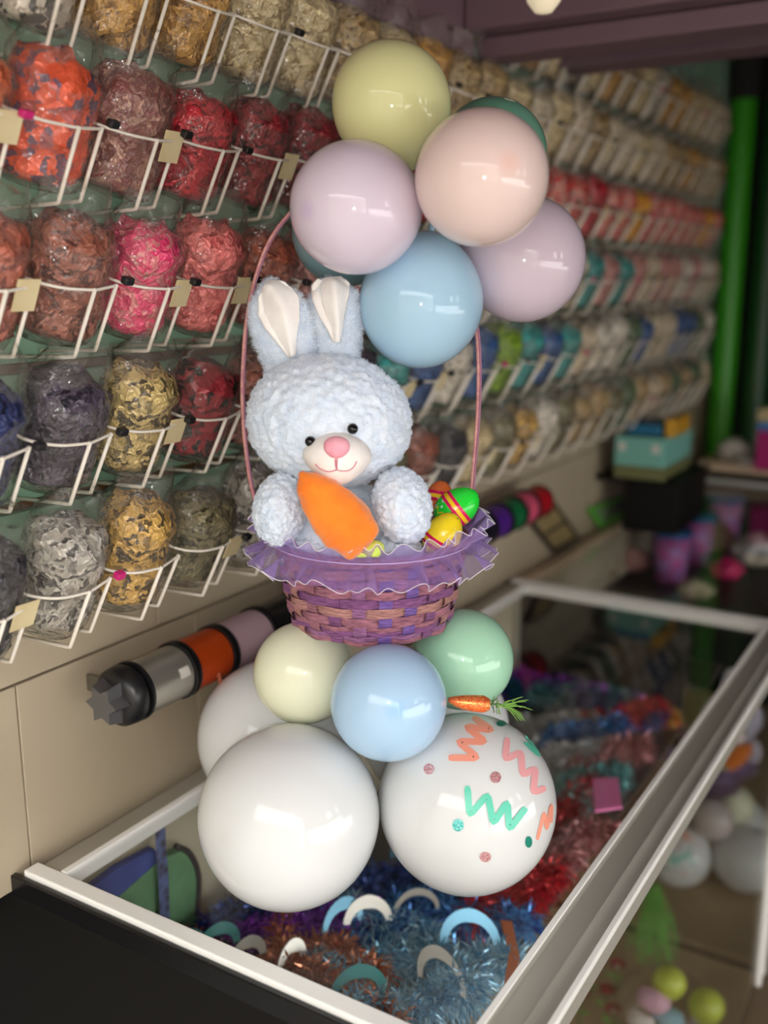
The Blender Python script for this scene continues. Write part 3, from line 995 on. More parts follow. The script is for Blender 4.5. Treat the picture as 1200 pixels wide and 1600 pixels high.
# a white pom of fluff caught in the weave
# ------------------------------------------------------------------ rabbit
M_fur = noisy('fur_blue', C(218,230,245), C(230,238,248), 60, 1.0, 0.0, detail=3)
M_fur.node_tree.nodes['Principled BSDF'].inputs['Sheen Weight'].default_value = 0.35
M_fur.node_tree.nodes['Principled BSDF'].inputs['Specular IOR Level'].default_value = 0.1
M_cream = noisy('cream_velour', C(244,240,236), C(236,230,226), 40, 0.95, 0.15, 300)
M_eye = mat('black_bead', C(10,10,10), 0.08)
M_nose = noisy('pink_plush', C(246,176,190), C(238,158,176), 60, 0.9, 0.3, 300)
M_mouth = mat('rose_thread', C(206,120,136), 0.7)
seat = at(525, 900, 1.25)
rabbit = thing('toy_rabbit', (seat.x, seat.y, BB.z+0.012), 'pale blue fluffy plush rabbit holding an orange carrot in the purple basket', 'plush toy')
class Ell:
    def __init__(s, px, py, d, rx, ry, rd, roll=0.0):
        s.c = at(px, py, d)
        a = pxm(s.c, rx); b = pxm(s.c, ry)
        x = RT*math.cos(roll) - UC*math.sin(roll)       # roll>0: clockwise in the picture
        z = UC*math.cos(roll) + RT*math.sin(roll)
        y = z.cross(x)
        s.M = Matrix(((x.x,y.x,z.x),(x.y,y.y,z.y),(x.z,y.z,z.z)))
        s.s = Vector((a, rd, b))
    def pt(s, u):
        return s.c + s.M @ Vector((u.x*s.s.x, u.y*s.s.y, u.z*s.s.z))
    def hit(s, px, py):
        d = ray(px, py); Mi = s.M.transposed()
        o = Mi @ (EYE - s.c); k = Mi @ d
        o = Vector((o.x/s.s.x, o.y/s.s.y, o.z/s.s.z)); k = Vector((k.x/s.s.x, k.y/s.s.y, k.z/s.s.z))
        A = k.dot(k); B = 2*o.dot(k); Cc = o.dot(o)-1
        disc = B*B-4*A*Cc
        t = (-B - math.sqrt(max(disc,0)))/(2*A)
        return EYE + d*t
_ico = {}
def ico(sub):
    if sub not in _ico:
        bm = bmesh.new()
        bmesh.ops.create_icosphere(bm, subdivisions=sub, radius=1)
        _ico[sub] = ([v.co.copy() for v in bm.verts], [tuple(v.index for v in f.verts) for f in bm.faces])
        bm.free()
    return _ico[sub]
def lump(p, n, amp=0.0055, cell=110):
    """curly fleece: rounded knobs"""
    d, _ = noise.voronoi(p*cell)
    d2, _ = noise.voronoi(p*cell*1.9 + Vector((7,3,1)))
    h = (0.55-d[0])*amp*1.25 + (0.5-d2[0])*amp*0.55
    return p + n*h
def fleece(name, vs, ns, fs, parent, amp=0.0055, dens=1.0, furm=None, cell=110, seed=1, tl=0.0052):
    mb = MB()
    vs2 = [lump(p, n, amp, cell) for p, n in zip(vs, ns)]
    mb.add(vs2, fs)
    o = part(name, mb, furm or M_fur, parent)
    # loose curls
    rnd = random.Random(seed)
    area = sum(((Vector(vs[f[1]])-Vector(vs[f[0]])).cross(Vector(vs[f[2]])-Vector(vs[f[0]])).length/2) * (1 if len(f) == 3 else 2) for f in fs)
    n_t = int(area*300000*dens)
    tv, tf = [], []
    for _ in range(n_t):
        k = rnd.randrange(len(vs2))
        n = ns[k]
        p = vs2[k] - n*0.001
        t = Vector((rnd.gauss(0,1), rnd.gauss(0,1), rnd.gauss(0,1)))
        t = (t - n*t.dot(n))
        if t.length < 1e-4:
            continue
        t.normalize()
        w = n.cross(t)*0.00030
        L = tl*rnd.uniform(0.6, 1.2)
        b = rnd.uniform(0.25, 1.0)
        pts = [p, p + (n*0.55+t*0.2*b)*L*0.5, p + (n*0.55+t*0.75*b)*L*0.85, p + (n*0.35+t*1.15*b)*L]
        s0 = len(tv)
        for i, q in enumerate(pts):
            ww = w*(1-0.25*i)
            tv += [q-ww, q+ww]
        for i in range(3):
            tf.append((s0+2*i, s0+2*i+1, s0+2*i+3, s0+2*i+2))
    part('curls', MB().add(tv, tf), furm or M_fur, o, True, True)
    return o
def fuzz_ell(name, e, parent, sub=6, amp=0.0058, dens=1.0, seed=1, shape=None, **kw):
    us, fs = ico(sub)
    vs, ns = [], []
    for u in us:
        q = u
        if shape:
            q = shape(u)
        vs.append(e.pt(q))
        n = e.M @ Vector((u.x/e.s.x, u.y/e.s.y, u.z/e.s.z))
        ns.append(n.normalized())
    return fleece(name, vs, ns, fs, parent, amp, dens, seed=seed, **kw)
HEAD = Ell(515, 657, 1.235, 127, 104, 0.096, 0.10)
hdo = fuzz_ell('head', HEAD, rabbit, 6, seed=2, shape=lambda u: Vector((u.x*(1+0.05*max(0,-u.z)), u.y, u.z*(0.98 if u.z > 0 else 1.0))))
BODY = Ell(528, 850, 1.262, 92, 108, 0.078, 0)
fuzz_ell('body', BODY, rabbit, 5, seed=3, dens=0.6)
ARMR = Ell(628, 790, 1.186, 45, 60, 0.050, -0.22)
fuzz_ell('arm', ARMR, rabbit, 6, 0.0044, seed=4)
ARML = Ell(438, 796, 1.190, 41, 56, 0.050, 0.12)
fuzz_ell('arm', ARML, rabbit, 6, 0.0044, seed=5)
for (x, y, w, s_) in ((492, 860, 40, 6), (618, 860, 42, 7)):
    fuzz_ell('foot', Ell(x, y, 1.210, w, 24, 0.030, 0), rabbit, 5, seed=s_, dens=0.8)
# ears: loft of flattened sections along an axis given in pixels
def loft(axis_px, d, left, right, thick, nseg=26, nround=28, fold=0.0, rowd=None):
    """axis_px: list of (px,py); left/right: half-widths in px at each; returns verts, normals, faces"""
    ax = [Vector((x, y, 0)) for x, y in axis_px]
    n = len(ax)
    fine = catmull(ax, 6)
    def interp(a, t):
        f = t*(n-1); i = min(int(f), n-2); k = f-i
        k = k*k*(3-2*k)*0.5 + k*0.5
        return a[i]*(1-k)+a[i+1]*k
    vs, ns = [], []
    N = len(fine)
    for i, p in enumerate(fine):
        t = i/(N-1)
        tg = (fine[min(i+1,N-1)]-fine[max(i-1,0)]).normalized()
        nr = Vector((-tg.y, tg.x, 0))         # right-hand side when y is down
        l_, r_ = interp(left, t), interp(right, t)
        dd = d + (interp(rowd, t) if rowd else 0)
        c_ = p + nr*(r_-l_)/2
        hw = (l_+r_)/2
        th = interp(thick, t)
        P0 = at(c_.x, c_.y, dd)
        sx = at(c_.x+nr.x*hw, c_.y+nr.y*hw, dd) - P0
        for k in range(nround):
            a = 2*PI*k/nround
            q = P0 + sx*math.cos(a) + HD*(-th*math.sin(a))
            vs.append(q)
            nn = sx.normalized()*math.cos(a)*th + HD*(-math.sin(a))*sx.length
            ns.append(nn.normalized())
    fs = []
    for i in range(N-1):
        for k in range(nround):
            fs.append((i*nround+k, i*nround+(k+1) % nround, (i+1)*nround+(k+1) % nround, (i+1)*nround+k))
    c0 = sum(vs[:nround], Vector())/nround; c1_ = sum(vs[-nround:], Vector())/nround
    vs += [c0, c1_]
    ns += [(c0-c1_).normalized(), (c1_-c0).normalized()]
    for k in range(nround):
        fs.append((len(vs)-2, (k+1) % nround, k))
        fs.append((len(vs)-1, (N-1)*nround+k, (N-1)*nround+(k+1) % nround))
    return vs, ns, fs
def dense(vs, ns, fs, it=2):
    bm = bmesh.new()
    for v in vs: bm.verts.new(v)
    bm.verts.ensure_lookup_table()
    for f in fs:
        try: bm.faces.new([bm.verts[i] for i in f])
        except ValueError: pass
    bmesh.ops.subdivide_edges(bm, edges=list(bm.edges), cuts=it, use_grid_fill=True)
    bmesh.ops.recalc_face_normals(bm, faces=list(bm.faces))
    bm.normal_update(); bm.verts.index_update()
    r = [v.co.copy() for v in bm.verts], [v.normal.copy() for v in bm.verts], [tuple(v.index for v in f.verts) for f in bm.faces]
    bm.free()
    return r
def ear(axis, left, right, d, seed, rowd, lin_axis, ll, lr, folds):
    vs, ns, fs = loft(axis, d, left, right, [0.020,0.019,0.017,0.015,0.012,0.004], rowd=rowd)
    vs, ns, fs = dense(vs, ns, fs, 1)
    e = fleece('ear', vs, ns, fs, rabbit, 0.0040, 1.7, seed=seed, cell=130, tl=0.0095)
    bvh = BVHTree.FromPolygons(vs, fs)
    axv = catmull([Vector((x, y, 0)) for x, y in lin_axis], 8)
    n = len(lin_axis); N = len(axv); J = 25
    def interp(a, t):
        f = t*(n-1); i = min(int(f), n-2); k = f-i
        return a[i]*(1-k)+a[i+1]*k
    def P(i, j):
        t = i/(N-1); p = axv[i]
        tg = (axv[min(i+1,N-1)]-axv[max(i-1,0)]).normalized(); nr = Vector((-tg.y, tg.x, 0))
        s = -1+2*j/(J-1)
        w = interp(ll, t) if s < 0 else interp(lr, t)
        q = p + nr*w*s
        h = bvh.ray_cast(EYE, ray(q.x, q.y))
        base = h[0] if h[0] is not None else at(q.x, q.y, d+interp(rowd, min(1, 0.15+t*0.85)))
        edge = 1 - abs(s)**4
        tri = math.asin(math.sin((s*folds+0.25)*PI))/(PI/2)      # sharp pleats running to the base
        lift = 0.0042 + 0.0030*edge + 0.0080*tri*edge*min(1, 0.25+t*1.1)
        if t > 0.85: lift *= 1 - (t-0.85)*2
        return base + (EYE-base).normalized()*lift
    li = part('ear_lining', MB().grid(P, N, J), M_cream, e)
    so = li.modifiers.new('thickness', 'SOLIDIFY'); so.thickness = 0.003; so.offset = -1
    return e
ear([(456,590),(451,560),(444,530),(436,500),(427,470),(420,440)], [34,40,44,46,36,4], [32,44,50,50,40,6], 1.252, 8, [0,-0.004,-0.010,-0.016,-0.016,-0.014],
    [(456,556),(449,530),(442,505),(433,480),(420,456),(414,449)], [2,16,28,32,18,4], [2,13,26,36,30,8], 1.1)
ear([(526,575),(525,548),(524,520),(521,492),(517,464),(514,438)], [32,34,38,40,34,4], [28,36,40,42,40,8], 1.262, 9, [0,-0.004,-0.010,-0.014,-0.014,-0.012],
    [(526,534),(525,512),(522,490),(518,466),(516,446),(515,436)], [2,12,22,28,28,18], [2,10,18,28,32,22], 1.35)
# face
MUZ = Ell(527, 712, 1.150, 54, 40, 0.034, 0.03)
us, fs = ico(5)
def mshape(u):
    z = u.z
    if z < 0:
        k = 1 - 0.38*max(0,-z-0.1)**1.2
        return Vector((u.x*k, u.y, z*1.18))
    return Vector((u.x*(1-0.25*z*z), u.y, z))
mz = part('muzzle', MB().add([MUZ.pt(mshape(u)) for u in us], fs), M_cream, rabbit)
vs_mz = [MUZ.pt(mshape(u)) for u in us]
bvm = BVHTree.FromPolygons(vs_mz, fs)
bvhead = BVHTree.FromPolygons([HEAD.pt(u) for u in us], fs)
def cast2(bv_, px, py, off, fb):
    h = bv_.ray_cast(EYE, ray(px, py))
    p = h[0] if h[0] is not None else at(px, py, fb)
    return p - ray(px, py)*off
nc = cast2(bvm, 526, 699, 0.0, 1.12)
NO = Ell(526, 699, nc.dot(HD), 20.5, 17.5, 0.011, 0.02)
NO.c = nc
part('nose', MB().add([NO.pt(Vector((u.x*(1+0.12*u.z), u.y, u.z))) for u in us], fs), M_nose, mz)
def thread(pts, r=0.0007):
    pp = catmull([Vector((x, y, 0)) for x, y in pts], 6)
    part('mouth_stitch', MB().tube([cast2(bvm, p.x, p.y, 0.0003, 1.12) for p in pp], r, 6), M_mouth, mz)
thread([(493,725),(500,732),(512,737),(522,735.5),(526,734)])
thread([(526,734),(534,736),(545,735),(553,729),(557,721)])
thread([(524,717),(524.5,726),(526,734)], 0.0009)
thread([(527,717),(526.5,726),(526.5,734)], 0.0007)
for (x, y) in ((485,690),(551,670)):
    c_ = cast2(bvhead, x, y, 0.004, 1.14)
    r_ = pxm(c_, 8.6)
    part('eye', MB().add([c_ + u*r_ for u in ico(4)[0]], ico(4)[1]), M_eye, rabbit)
# ------------------------------------------------------------------ plush carrot
axis = [(468,738),(483,757),(498,775),(513,794),(528,812),(540,828),(552,844),(560,856),(567,864)]
L_ = [3,24,32,38,40,39,32,25,8]
R_ = [5,24,36,43,47,48,46,38,10]
vs, ns, fs = loft(axis, 1.128, R_, L_, [0.006,0.016,0.022,0.026,0.028,0.028,0.025,0.018,0.006], rowd=[-0.012,-0.012,-0.008,-0.004,0,0.002,0.002,0.004,0.004])
vs, ns, fs = dense(vs, ns, fs, 1)
M_carrot = noisy('orange_plush', C(252,138,26), C(246,122,14), 25, 0.85, 0.25, 400)
M_carrot.node_tree.nodes['Principled BSDF'].inputs['Sheen Weight'].default_value = 0.4
cr = thing('plush_carrot', at(530, 860, 1.13), 'orange plush carrot held between the paws of the blue rabbit', 'plush toy')
part('root', MB().add([p + n*noise.noise(p*55)*0.0022 + n*noise.noise(p*140)*0.0008 for p, n in zip(vs, ns)], fs), M_carrot, cr)
vs, ns, fs = loft([(556,866),(572,862),(588,857),(600,855)], 1.135, [5,13,14,5], [5,9,12,5], [0.006,0.010,0.010,0.004])
part('leaf_top', MB().add([p + n*noise.noise(p*70)*0.0015 for p, n in zip(vs, ns)], fs), noisy('lime_plush', C(214,232,110), C(196,222,92), 40, 0.9, 0.3, 300), cr)
# ------------------------------------------------------------------ eggs
def egg_mat(name, plain, pat, pat2, s0=0.0):
    """plastic egg: plain rounded half above, banded middle, printed half below (local z)"""
    m = mat(name, plain, 0.16)
    b = m.node_tree.nodes['Principled BSDF']
    tc = nd(m, 'ShaderNodeTexCoord'); sx = nd(m, 'ShaderNodeSeparateXYZ')
    mpp = nd(m, 'ShaderNodeMapping'); mpp.inputs['Location'].default_value = (0,0,s0)
    ln(m, tc, 'Object', mpp, 'Vector'); ln(m, mpp, 0, sx, 0)
    at_ = nd(m, 'ShaderNodeMath', operation='ARCTAN2'); ln(m, sx, 'Y', at_, 0); ln(m, sx, 'X', at_, 1)
    zig_ = nd(m, 'ShaderNodeMath', operation='PINGPONG'); zig_.inputs[1].default_value = 0.26; ln(m, at_, 0, zig_, 0)
    zs = nd(m, 'ShaderNodeMath', operation='MULTIPLY'); zs.inputs[1].default_value = 0.022; ln(m, zig_, 0, zs, 0)
    ad = nd(m, 'ShaderNodeMath', operation='ADD'); ln(m, sx, 'Z', ad, 0); ln(m, zs, 0, ad, 1)
    mr_ = nd(m, 'ShaderNodeMapRange'); mr_.inputs[1].default_value = -0.020; mr_.inputs[2].default_value = -0.006
    ln(m, ad, 0, mr_, 0)
    low = ramp(m, [(0.0, plain), (0.28, pat), (0.46, plain), (0.72, plain)], 'CONSTANT')
    ln(m, mr_, 0, low, 0)
    vo = nd(m, 'ShaderNodeTexVoronoi'); vo.inputs['Scale'].default_value = 95; ln(m, tc, 'Object', vo, 'Vector')
    lt = nd(m, 'ShaderNodeMath', operation='LESS_THAN'); lt.inputs[1].default_value = 0.26; ln(m, vo, 'Distance', lt, 0)
    mx = nd(m, 'ShaderNodeMix', data_type='RGBA'); ln(m, lt, 0, mx, 0); ln(m, low, 0, mx, 6); mx.inputs[7].default_value = pat2
    mz_ = nd(m, 'ShaderNodeMapRange'); mz_.inputs[1].default_value = -0.012; mz_.inputs[2].default_value = 0.012; ln(m, sx, 'Z', mz_, 0)
    band = ramp(m, [(0.0,(1,1,1,1)), (0.30, C(224,24,92)), (0.48, C(255,212,20)), (0.68, C(224,24,92)), (0.86, plain)], 'CONSTANT')
    ln(m, mz_, 0, band, 0)
    g = nd(m, 'ShaderNodeMath', operation='GREATER_THAN'); g.inputs[1].default_value = 0.30; ln(m, mz_, 0, g, 0)
    m2 = nd(m, 'ShaderNodeMix', data_type='RGBA'); ln(m, g, 0, m2, 0); ln(m, mx, 2, m2, 6); ln(m, band, 0, m2, 7)
    ln(m, m2, 2, b, 'Base Color')
    return m
def egg(px, py, d, rpx, axis_px, m, label, toward=0.0, ratio=1.32):
    c = at(px, py, d)
    r = pxm(c, rpx)
    ax = (RT*axis_px[0] - UC*axis_px[1]).normalized() - FW*toward
    prof = []
    for k in range(33):
        a = PI*k/32
        z_ = math.cos(a); rr_ = math.sin(a)*(1 - 0.10*z_)
        prof.append((max(rr_,0)*r, z_*r*ratio))
    prof[0] = (0, r*ratio); prof[-1] = (0, -r*ratio)
    o = thing('plastic_egg', c, label, 'egg', 'plastic eggs in the basket')
    o.rotation_mode = 'QUATERNION'
    o.rotation_quaternion = frame(ax).to_quaternion()
    link('shell', MB().lathe(prof, 40).mesh('shell', m), o)
    for k in range(2):
        a = 2.2 + k*PI
        q = Vector((r*0.32*math.cos(a), r*0.32*math.sin(a), r*ratio*0.945))
        link('vent_hole', MB().lathe([(0,0.0006),(0.0009,0.0004),(0.001,-0.0006)], 10, Matrix.Translation(q)).mesh('vent_hole', mat('hole', C(60,70,20), 0.8)), o)
    return o
egg(692, 836, 1.215, 29, (0.50,-0.86), egg_mat('egg_yellow', C(250,222,36), C(236,60,60), C(255,250,240), 0.012), 'yellow plastic egg with pink band, lowest of the eggs in the basket', 0.25, 1.32)
egg(714, 793, 1.262, 29.5, (0.80,-0.60), egg_mat('egg_green', C(40,222,60), C(228,216,40), C(200,236,220), 0.003), 'bright green plastic egg with pink and yellow stripes in the basket', 0.1, 1.32)
egg(686, 778, 1.305, 22, (0.2,-1), egg_mat('egg_orange', C(232,116,60), C(250,210,60), C(255,240,220)), 'orange plastic egg half hidden behind the green egg in the basket', 0.0, 1.25)
# cushion of white shred the toys sit on
mb = MB()
def P(i, j):
    a = 2*PI*i/72; r = (RIM-0.012)*j/10
    z = BC.z - 0.030 + 0.008*noise.noise(Vector((r*30*math.cos(a), r*30*math.sin(a), 1)))
    return (bx+r*math.cos(a), by+r*math.sin(a), z)
mb.grid(P, 72, 11, True)
sd = solid('tissue_bedding', mb, noisy('white_tissue', C(236,232,240), C(214,210,224), 30, 0.9, 0.5, 120), 'crumpled white tissue filling the basket under the toys', 'tissue')
# ------------------------------------------------------------------ glitter carrot pick
pk = thing('carrot_pick', at(735, 1108, 1.14), 'small glittery orange carrot pick with green sprig on the confetti balloon', 'ornament')
vs, ns, fs = loft([(701,1093),(712,1096),(725,1098),(740,1099),(755,1100),(765,1101)], 1.150, [3,8,11,12,12.5,8], [3,7,10,12,12.5,8], [0.003,0.007,0.009,0.010,0.010,0.007])
part('root', MB().add(vs, fs), glitter('orange_glitter', C(240,84,48), C(255,170,90)), pk)
M_sprig = mat('green_sprig', C(120,168,72), 0.6); M_sprig2 = mat('dark_sprig', C(72,110,50), 0.6)
rs = random.Random(5)
stem = [at(x, y, 1.15) for x, y in ((764,1100),(780,1100),(795,1105))]
part('stem', MB().tube(stem, 0.0009, 6), M_sprig2, pk)
for k in range(34):
    t = rs.random()
    p = stem[0].lerp(stem[2], t)
    ang = rs.uniform(-0.6, 0.7) if t > 0.45 else rs.choice([-1,1])*rs.uniform(0.7, 1.5)
    L = pxm(p, rs.uniform(22, 40) if t > 0.45 else rs.uniform(10, 16))
    dr = RT*math.cos(ang) - UC*math.sin(ang) + HD*rs.uniform(-0.3, 0.3)
    q = [p, p+dr*L*0.5 + UC*0.001, p+dr*L - UC*0.002*rs.uniform(0,2)]
    part('needle', MB().tube(catmull(q, 4), [0.0006]*4+[0.0005]*4+[0.0002], 5), M_sprig if t > 0.4 else M_sprig2, pk)

# ================================================================== INSIDE THE NEAR SHOWCASE
def foil(name, a, b, rough=0.22):
    if name in MATS:
        return MATS[name]
    m = mat(name, a, rough, 0.45)
    bb = m.node_tree.nodes['Principled BSDF']
    tc = nd(m, 'ShaderNodeTexCoord'); vo = nd(m, 'ShaderNodeTexVoronoi'); vo.inputs['Scale'].default_value = 120
    ln(m, tc, 'Object', vo, 'Vector')
    sp = nd(m, 'ShaderNodeSeparateColor'); ln(m, vo, 'Color', sp, 0)
    rp = ramp(m, [(0.2, a), (0.8, b)])
    ln(m, sp, 0, rp, 0); ln(m, rp, 0, bb, 'Base Color')
    return m
def tinsel(px, py, lenpx, ang, m, label, seed, n=900, bl=0.030, z=None, wob=0.03):
    """a garland lying on the shelf: wavy core with foil blades all round"""
    rnd = random.Random(seed)
    zc = (SHZ + bl*0.8) if z is None else z
    c = on_z(px, py, zc)
    L = pxm(c, lenpx)
    d = Vector((math.cos(ang), math.sin(ang), 0)); sdv = Vector((-d.y, d.x, 0))
    ctrl = [c + d*L*(k/4-0.5) + sdv*rnd.uniform(-wob, wob) + Vector((0,0,rnd.uniform(0,0.012))) for k in range(5)]
    def clampp(p):
        lo_x, hi_x = X0+0.012+bl, -0.40-bl*0.6
        return Vector((min(max(p.x, lo_x), hi_x), min(max(p.y, 0.80+bl), 2.265-bl), max(p.z, zc)))
    path = [clampp(p) for p in catmull(ctrl, 10)]
    tv, tf = [], []
    for _ in range(n):
        p = path[rnd.randrange(len(path))] + Vector((rnd.gauss(0,1),rnd.gauss(0,1),rnd.gauss(0,1)))*0.002
        u = Vector((rnd.gauss(0,1), rnd.gauss(0,1), rnd.gauss(0,0.8)+0.15)).normalized()
        l = bl*rnd.uniform(0.55, 1.0)
        w = u.cross(Vector((rnd.gauss(0,1),rnd.gauss(0,1),rnd.gauss(0,1)))).normalized()*0.0020
        dr = Vector((0,0,-0.25*l))
        a_, b_, e_ = p, p+u*l*0.55, p+u*l+dr
        for q in (a_, b_, e_):
            pass
        zmin = (SHZ+0.001) if z is None else 0.07
        pts = [a_-w*0.6, a_+w*0.6, b_+w, b_-w, e_]
        pts = [Vector((q.x, q.y, max(q.z, zmin))) for q in pts]
        s = len(tv); tv += pts
        tf += [(s, s+1, s+2, s+3), (s+3, s+2, s+4)]
    t = thing('tinsel_garland', (c.x, c.y, SHZ if z is None else 0.036), label, 'garland', 'tinsel garlands inside the showcase')
    part('core', MB().tube(path, 0.0012, 5), MATS['steel_rod'], t)
    part('fringe', MB().add(tv, tf), m, t, False, True)
    return t
FB = foil('foil_blue', C(28,70,150), C(90,160,220)); FSK = foil('foil_skyblue', C(96,160,196), C(170,206,220)); FT = foil('foil_teal', C(40,120,130), C(130,196,196))
FR = foil('foil_red', C(150,16,28), C(214,44,56)); FP = foil('foil_purple', C(96,26,130), C(160,70,200)); FS = foil('foil_silver', C(150,150,150), C(220,220,220))
FC = foil('foil_copper', C(170,86,56), C(226,150,110)); FM = foil('foil_multi', C(200,40,60), C(200,180,70)); FPK = foil('foil_rosewood', C(150,84,88), C(206,150,150)); FDB = foil('foil_darkblue', C(24,40,90), C(60,90,170))
T = [
 (340,1440,150,0.5,FDB,'dark blue tinsel garland beside the green pouch in the showcase'),
 (470,1450,170,0.9,FP,'purple tinsel garland under the plain white balloon in the showcase'),
 (560,1440,190,0.3,FB,'bright blue tinsel garland between the front balloons in the showcase'),
 (640,1470,200,-0.3,FSK,'sky blue tinsel garland among the foil headbands in the showcase'),
 (640,1370,180,1.2,FDB,'dark blue tinsel garland deep below the gap of the front balloons'),
 (720,1430,180,0.2,FB,'bright blue tinsel garland beneath the confetti balloon'),
 (360,1520,190,-0.2,FC,'copper tinsel garland along the white front rail'),
 (520,1555,200,0.1,FC,'copper tinsel garland around the large teal headband'),
 (640,1575,170,0.5,FSK,'sky blue tinsel garland near the front corner of the showcase'),
 (725,1530,150,1.1,FSK,'sky blue tinsel garland beside the orange foil letter'),
 (440,1530,190,0.3,FC,'copper tinsel garland under the short white headband'),
 (600,1520,190,0.6,FSK,'sky blue tinsel garland behind the large teal headband'),
 (500,1500,170,-0.2,FC,'copper tinsel garland between purple and sky blue ones'),
 (800,1400,170,1.3,FR,'red tinsel garland below the confetti balloon in the showcase'),
 (875,1265,180,1.4,FR,'crimson tinsel garland peeking out beside the confetti balloon'),
 (850,1130,150,0.6,FS,'silver tinsel garland behind the carrot pick'),
 (880,1190,160,1.2,FS,'silver tinsel garland beside the confetti balloon'),
 (860,1085,140,0.2,FDB,'dark blue tinsel garland beneath the mint balloon'),
 (925,1085,150,0.7,FT,'teal tinsel garland in front of the purple ones'),
 (915,1150,130,1.0,FB,'bright blue tinsel garland between silver and red ones'),
 (860,1045,140,0.0,FP,'purple tinsel garland at the dark far end of the showcase'),
 (955,1050,130,-0.2,FP,'violet tinsel garland next to the red one at the far end'),
 (985,1115,140,1.2,FR,'deep red tinsel garland beside the aluminium rail'),
 (955,1190,120,1.2,FPK,'rosewood tinsel garland above the pink tag'),
 (1020,1085,120,0.9,FM,'red and gold tinsel garland in the far corner by the rail'),
 (1030,1115,90,1.3,FDB,'dark blue tinsel garland in the far corner by the rail'),
 (920,1230,120,1.4,FT,'teal tinsel garland beside the pink tag'),
 (900,1330,140,1.4,FPK,'rosewood tinsel garland along the aluminium rail'),
]
for i, (x, y, l, a, m, lab) in enumerate(T):
    tinsel(x, y, l*1.15, a, m, lab, 300+i, 1700, 0.052 if i not in (24,25) else 0.034)
# foil headbands (curved strips standing in the tinsel)
M_hbt = mat('teal_foil_band', C(104,190,190), 0.25, 0.3); M_hbw = mat('white_foil_band', C(226,222,212), 0.25, 0.2); M_hbb = mat('blue_foil_band', C(110,170,200), 0.25, 0.3)
HB = [(290,1490,30,90,M_hbt,0.2,'slim teal headband next to the front rail'),(340,1482,32,90,M_hbt,0.5,'teal headband beside a white one at the front rail'),(386,1500,28,90,M_hbw,0.6,'white headband beside the teal one at the front rail'),
      (455,1508,28,140,M_hbw,0.9,'short white headband lying in copper tinsel'),(560,1560,42,150,M_hbt,0.3,'large teal headband lying in copper tinsel'),(535,1450,36,80,M_hbb,0.7,'blue headband between the front balloons'),
      (575,1445,34,60,M_hbw,0.2,'white hooked headband between the front balloons'),(690,1535,46,170,M_hbw,-0.8,'large white ring headband beside the blue foil loops'),(735,1475,42,200,M_hbb,-0.2,'broad blue foil loop beside the orange letter'),
      (650,1430,38,30,M_hbw,0.4,'thin white headband standing among blue tinsel'),(640,1330,30,110,M_hbb,0.5,'blue headband in the gap between the front balloons')]
for (x, y, rpx, span, m, rot, lab) in HB:
    c = on_z(x, y, SHZ+0.062)
    r = pxm(c, rpx)
    t0 = rot
    X_ = RT*math.cos(t0) + HD*math.sin(t0)*0.7 + UPW*0.0; Z_ = (UPW*0.85 + HD*0.5).normalized() if int(x) % 2 else (UPW*0.45 + HD*0.9).normalized()
    n = 40
    sp = math.radians(200 if span > 100 else 170)
    N_ = X_.cross(Z_).normalized()
    def P(i, j):
        a = PI/2 - sp/2 + sp*i/n
        w = (0.006 if span < 60 else 0.010)*(1-0.5*abs(i/n-0.5)*2)
        rr_ = r + (j-0.5)*2*w
        p = c + X_*math.cos(a)*rr_ + Z_*math.sin(a)*rr_ + N_*0.0
        return Vector((max(p.x, X0+0.01), p.y, max(p.z, SHZ+0.002)))
    o = solid('headband', MB().grid(P, n+1, 2), m, lab, 'headband', 'foil headbands in the showcase', False)
    so = o.modifiers.new('thickness', 'SOLIDIFY'); so.thickness = 0.003
# orange foil letter strip
def prism(poly_px, z_or_d, thick, mode='d'):
    pts = [at(x, y, z_or_d) if mode == 'd' else on_x(x, y, z_or_d) if mode == 'x' else on_z(x, y, z_or_d) for x, y in poly_px]
    nrm = -HD if mode == 'd' else Vector((1,0,0)) if mode == 'x' else UPW
    n = len(pts)
    return MB().add([p + nrm*thick/2 for p in pts] + [p - nrm*thick/2 for p in pts], [tuple(range(n)), tuple(reversed(range(n, 2*n)))] + [(k, k+n, (k+1) % n + n, (k+1) % n) for k in range(n)])
solid('foil_letter', prism([(782,1440),(800,1442),(812,1500),(800,1540),(788,1535),(796,1490)], SHZ+0.07, 0.006, 'z'), mat('orange_foil', C(226,120,56), 0.3, 0.4), 'orange foil letter lying beside the aluminium rail', 'decoration', None, False)
# green pouch with blue edging, and strap
pch = thing('zip_pouch', on_x(250, 1470, X0+0.018), 'green fabric pouch with blue edging in the corner of showcase', 'pouch')
part('body', prism([(150,1424),(245,1340),(280,1326),(300,1345),(304,1420),(292,1466),(225,1460)], X0+0.018, 0.018, 'x'), noisy('green_canvas', C(108,152,112), C(90,132,96), 20, 0.85, 0.3, 200), pch, False)
part('edging', prism([(105,1410),(150,1424),(250,1345),(236,1324),(180,1354)], X0+0.020, 0.012, 'x'), noisy('blue_canvas', C(62,82,156), C(50,66,136), 20, 0.85), pch, False)
part('zip_edge', MB().tube(catmull([on_x(x, y, X0+0.028) for x, y in ((275,1322),(297,1335),(310,1370),(308,1430))], 5), 0.005, 6), mat('dark_zip', C(60,52,52), 0.7), pch)
lz = thing('strap', on_x(258, 1462, X0+0.036), 'patterned dark lanyard strap hanging over the green pouch', 'strap')
spc = catmull([on_x(x, y, X0+d_) for x, y, d_ in ((250,1288,0.030),(252,1330,0.034),(256,1380,0.036),(258,1460,0.036))], 8)
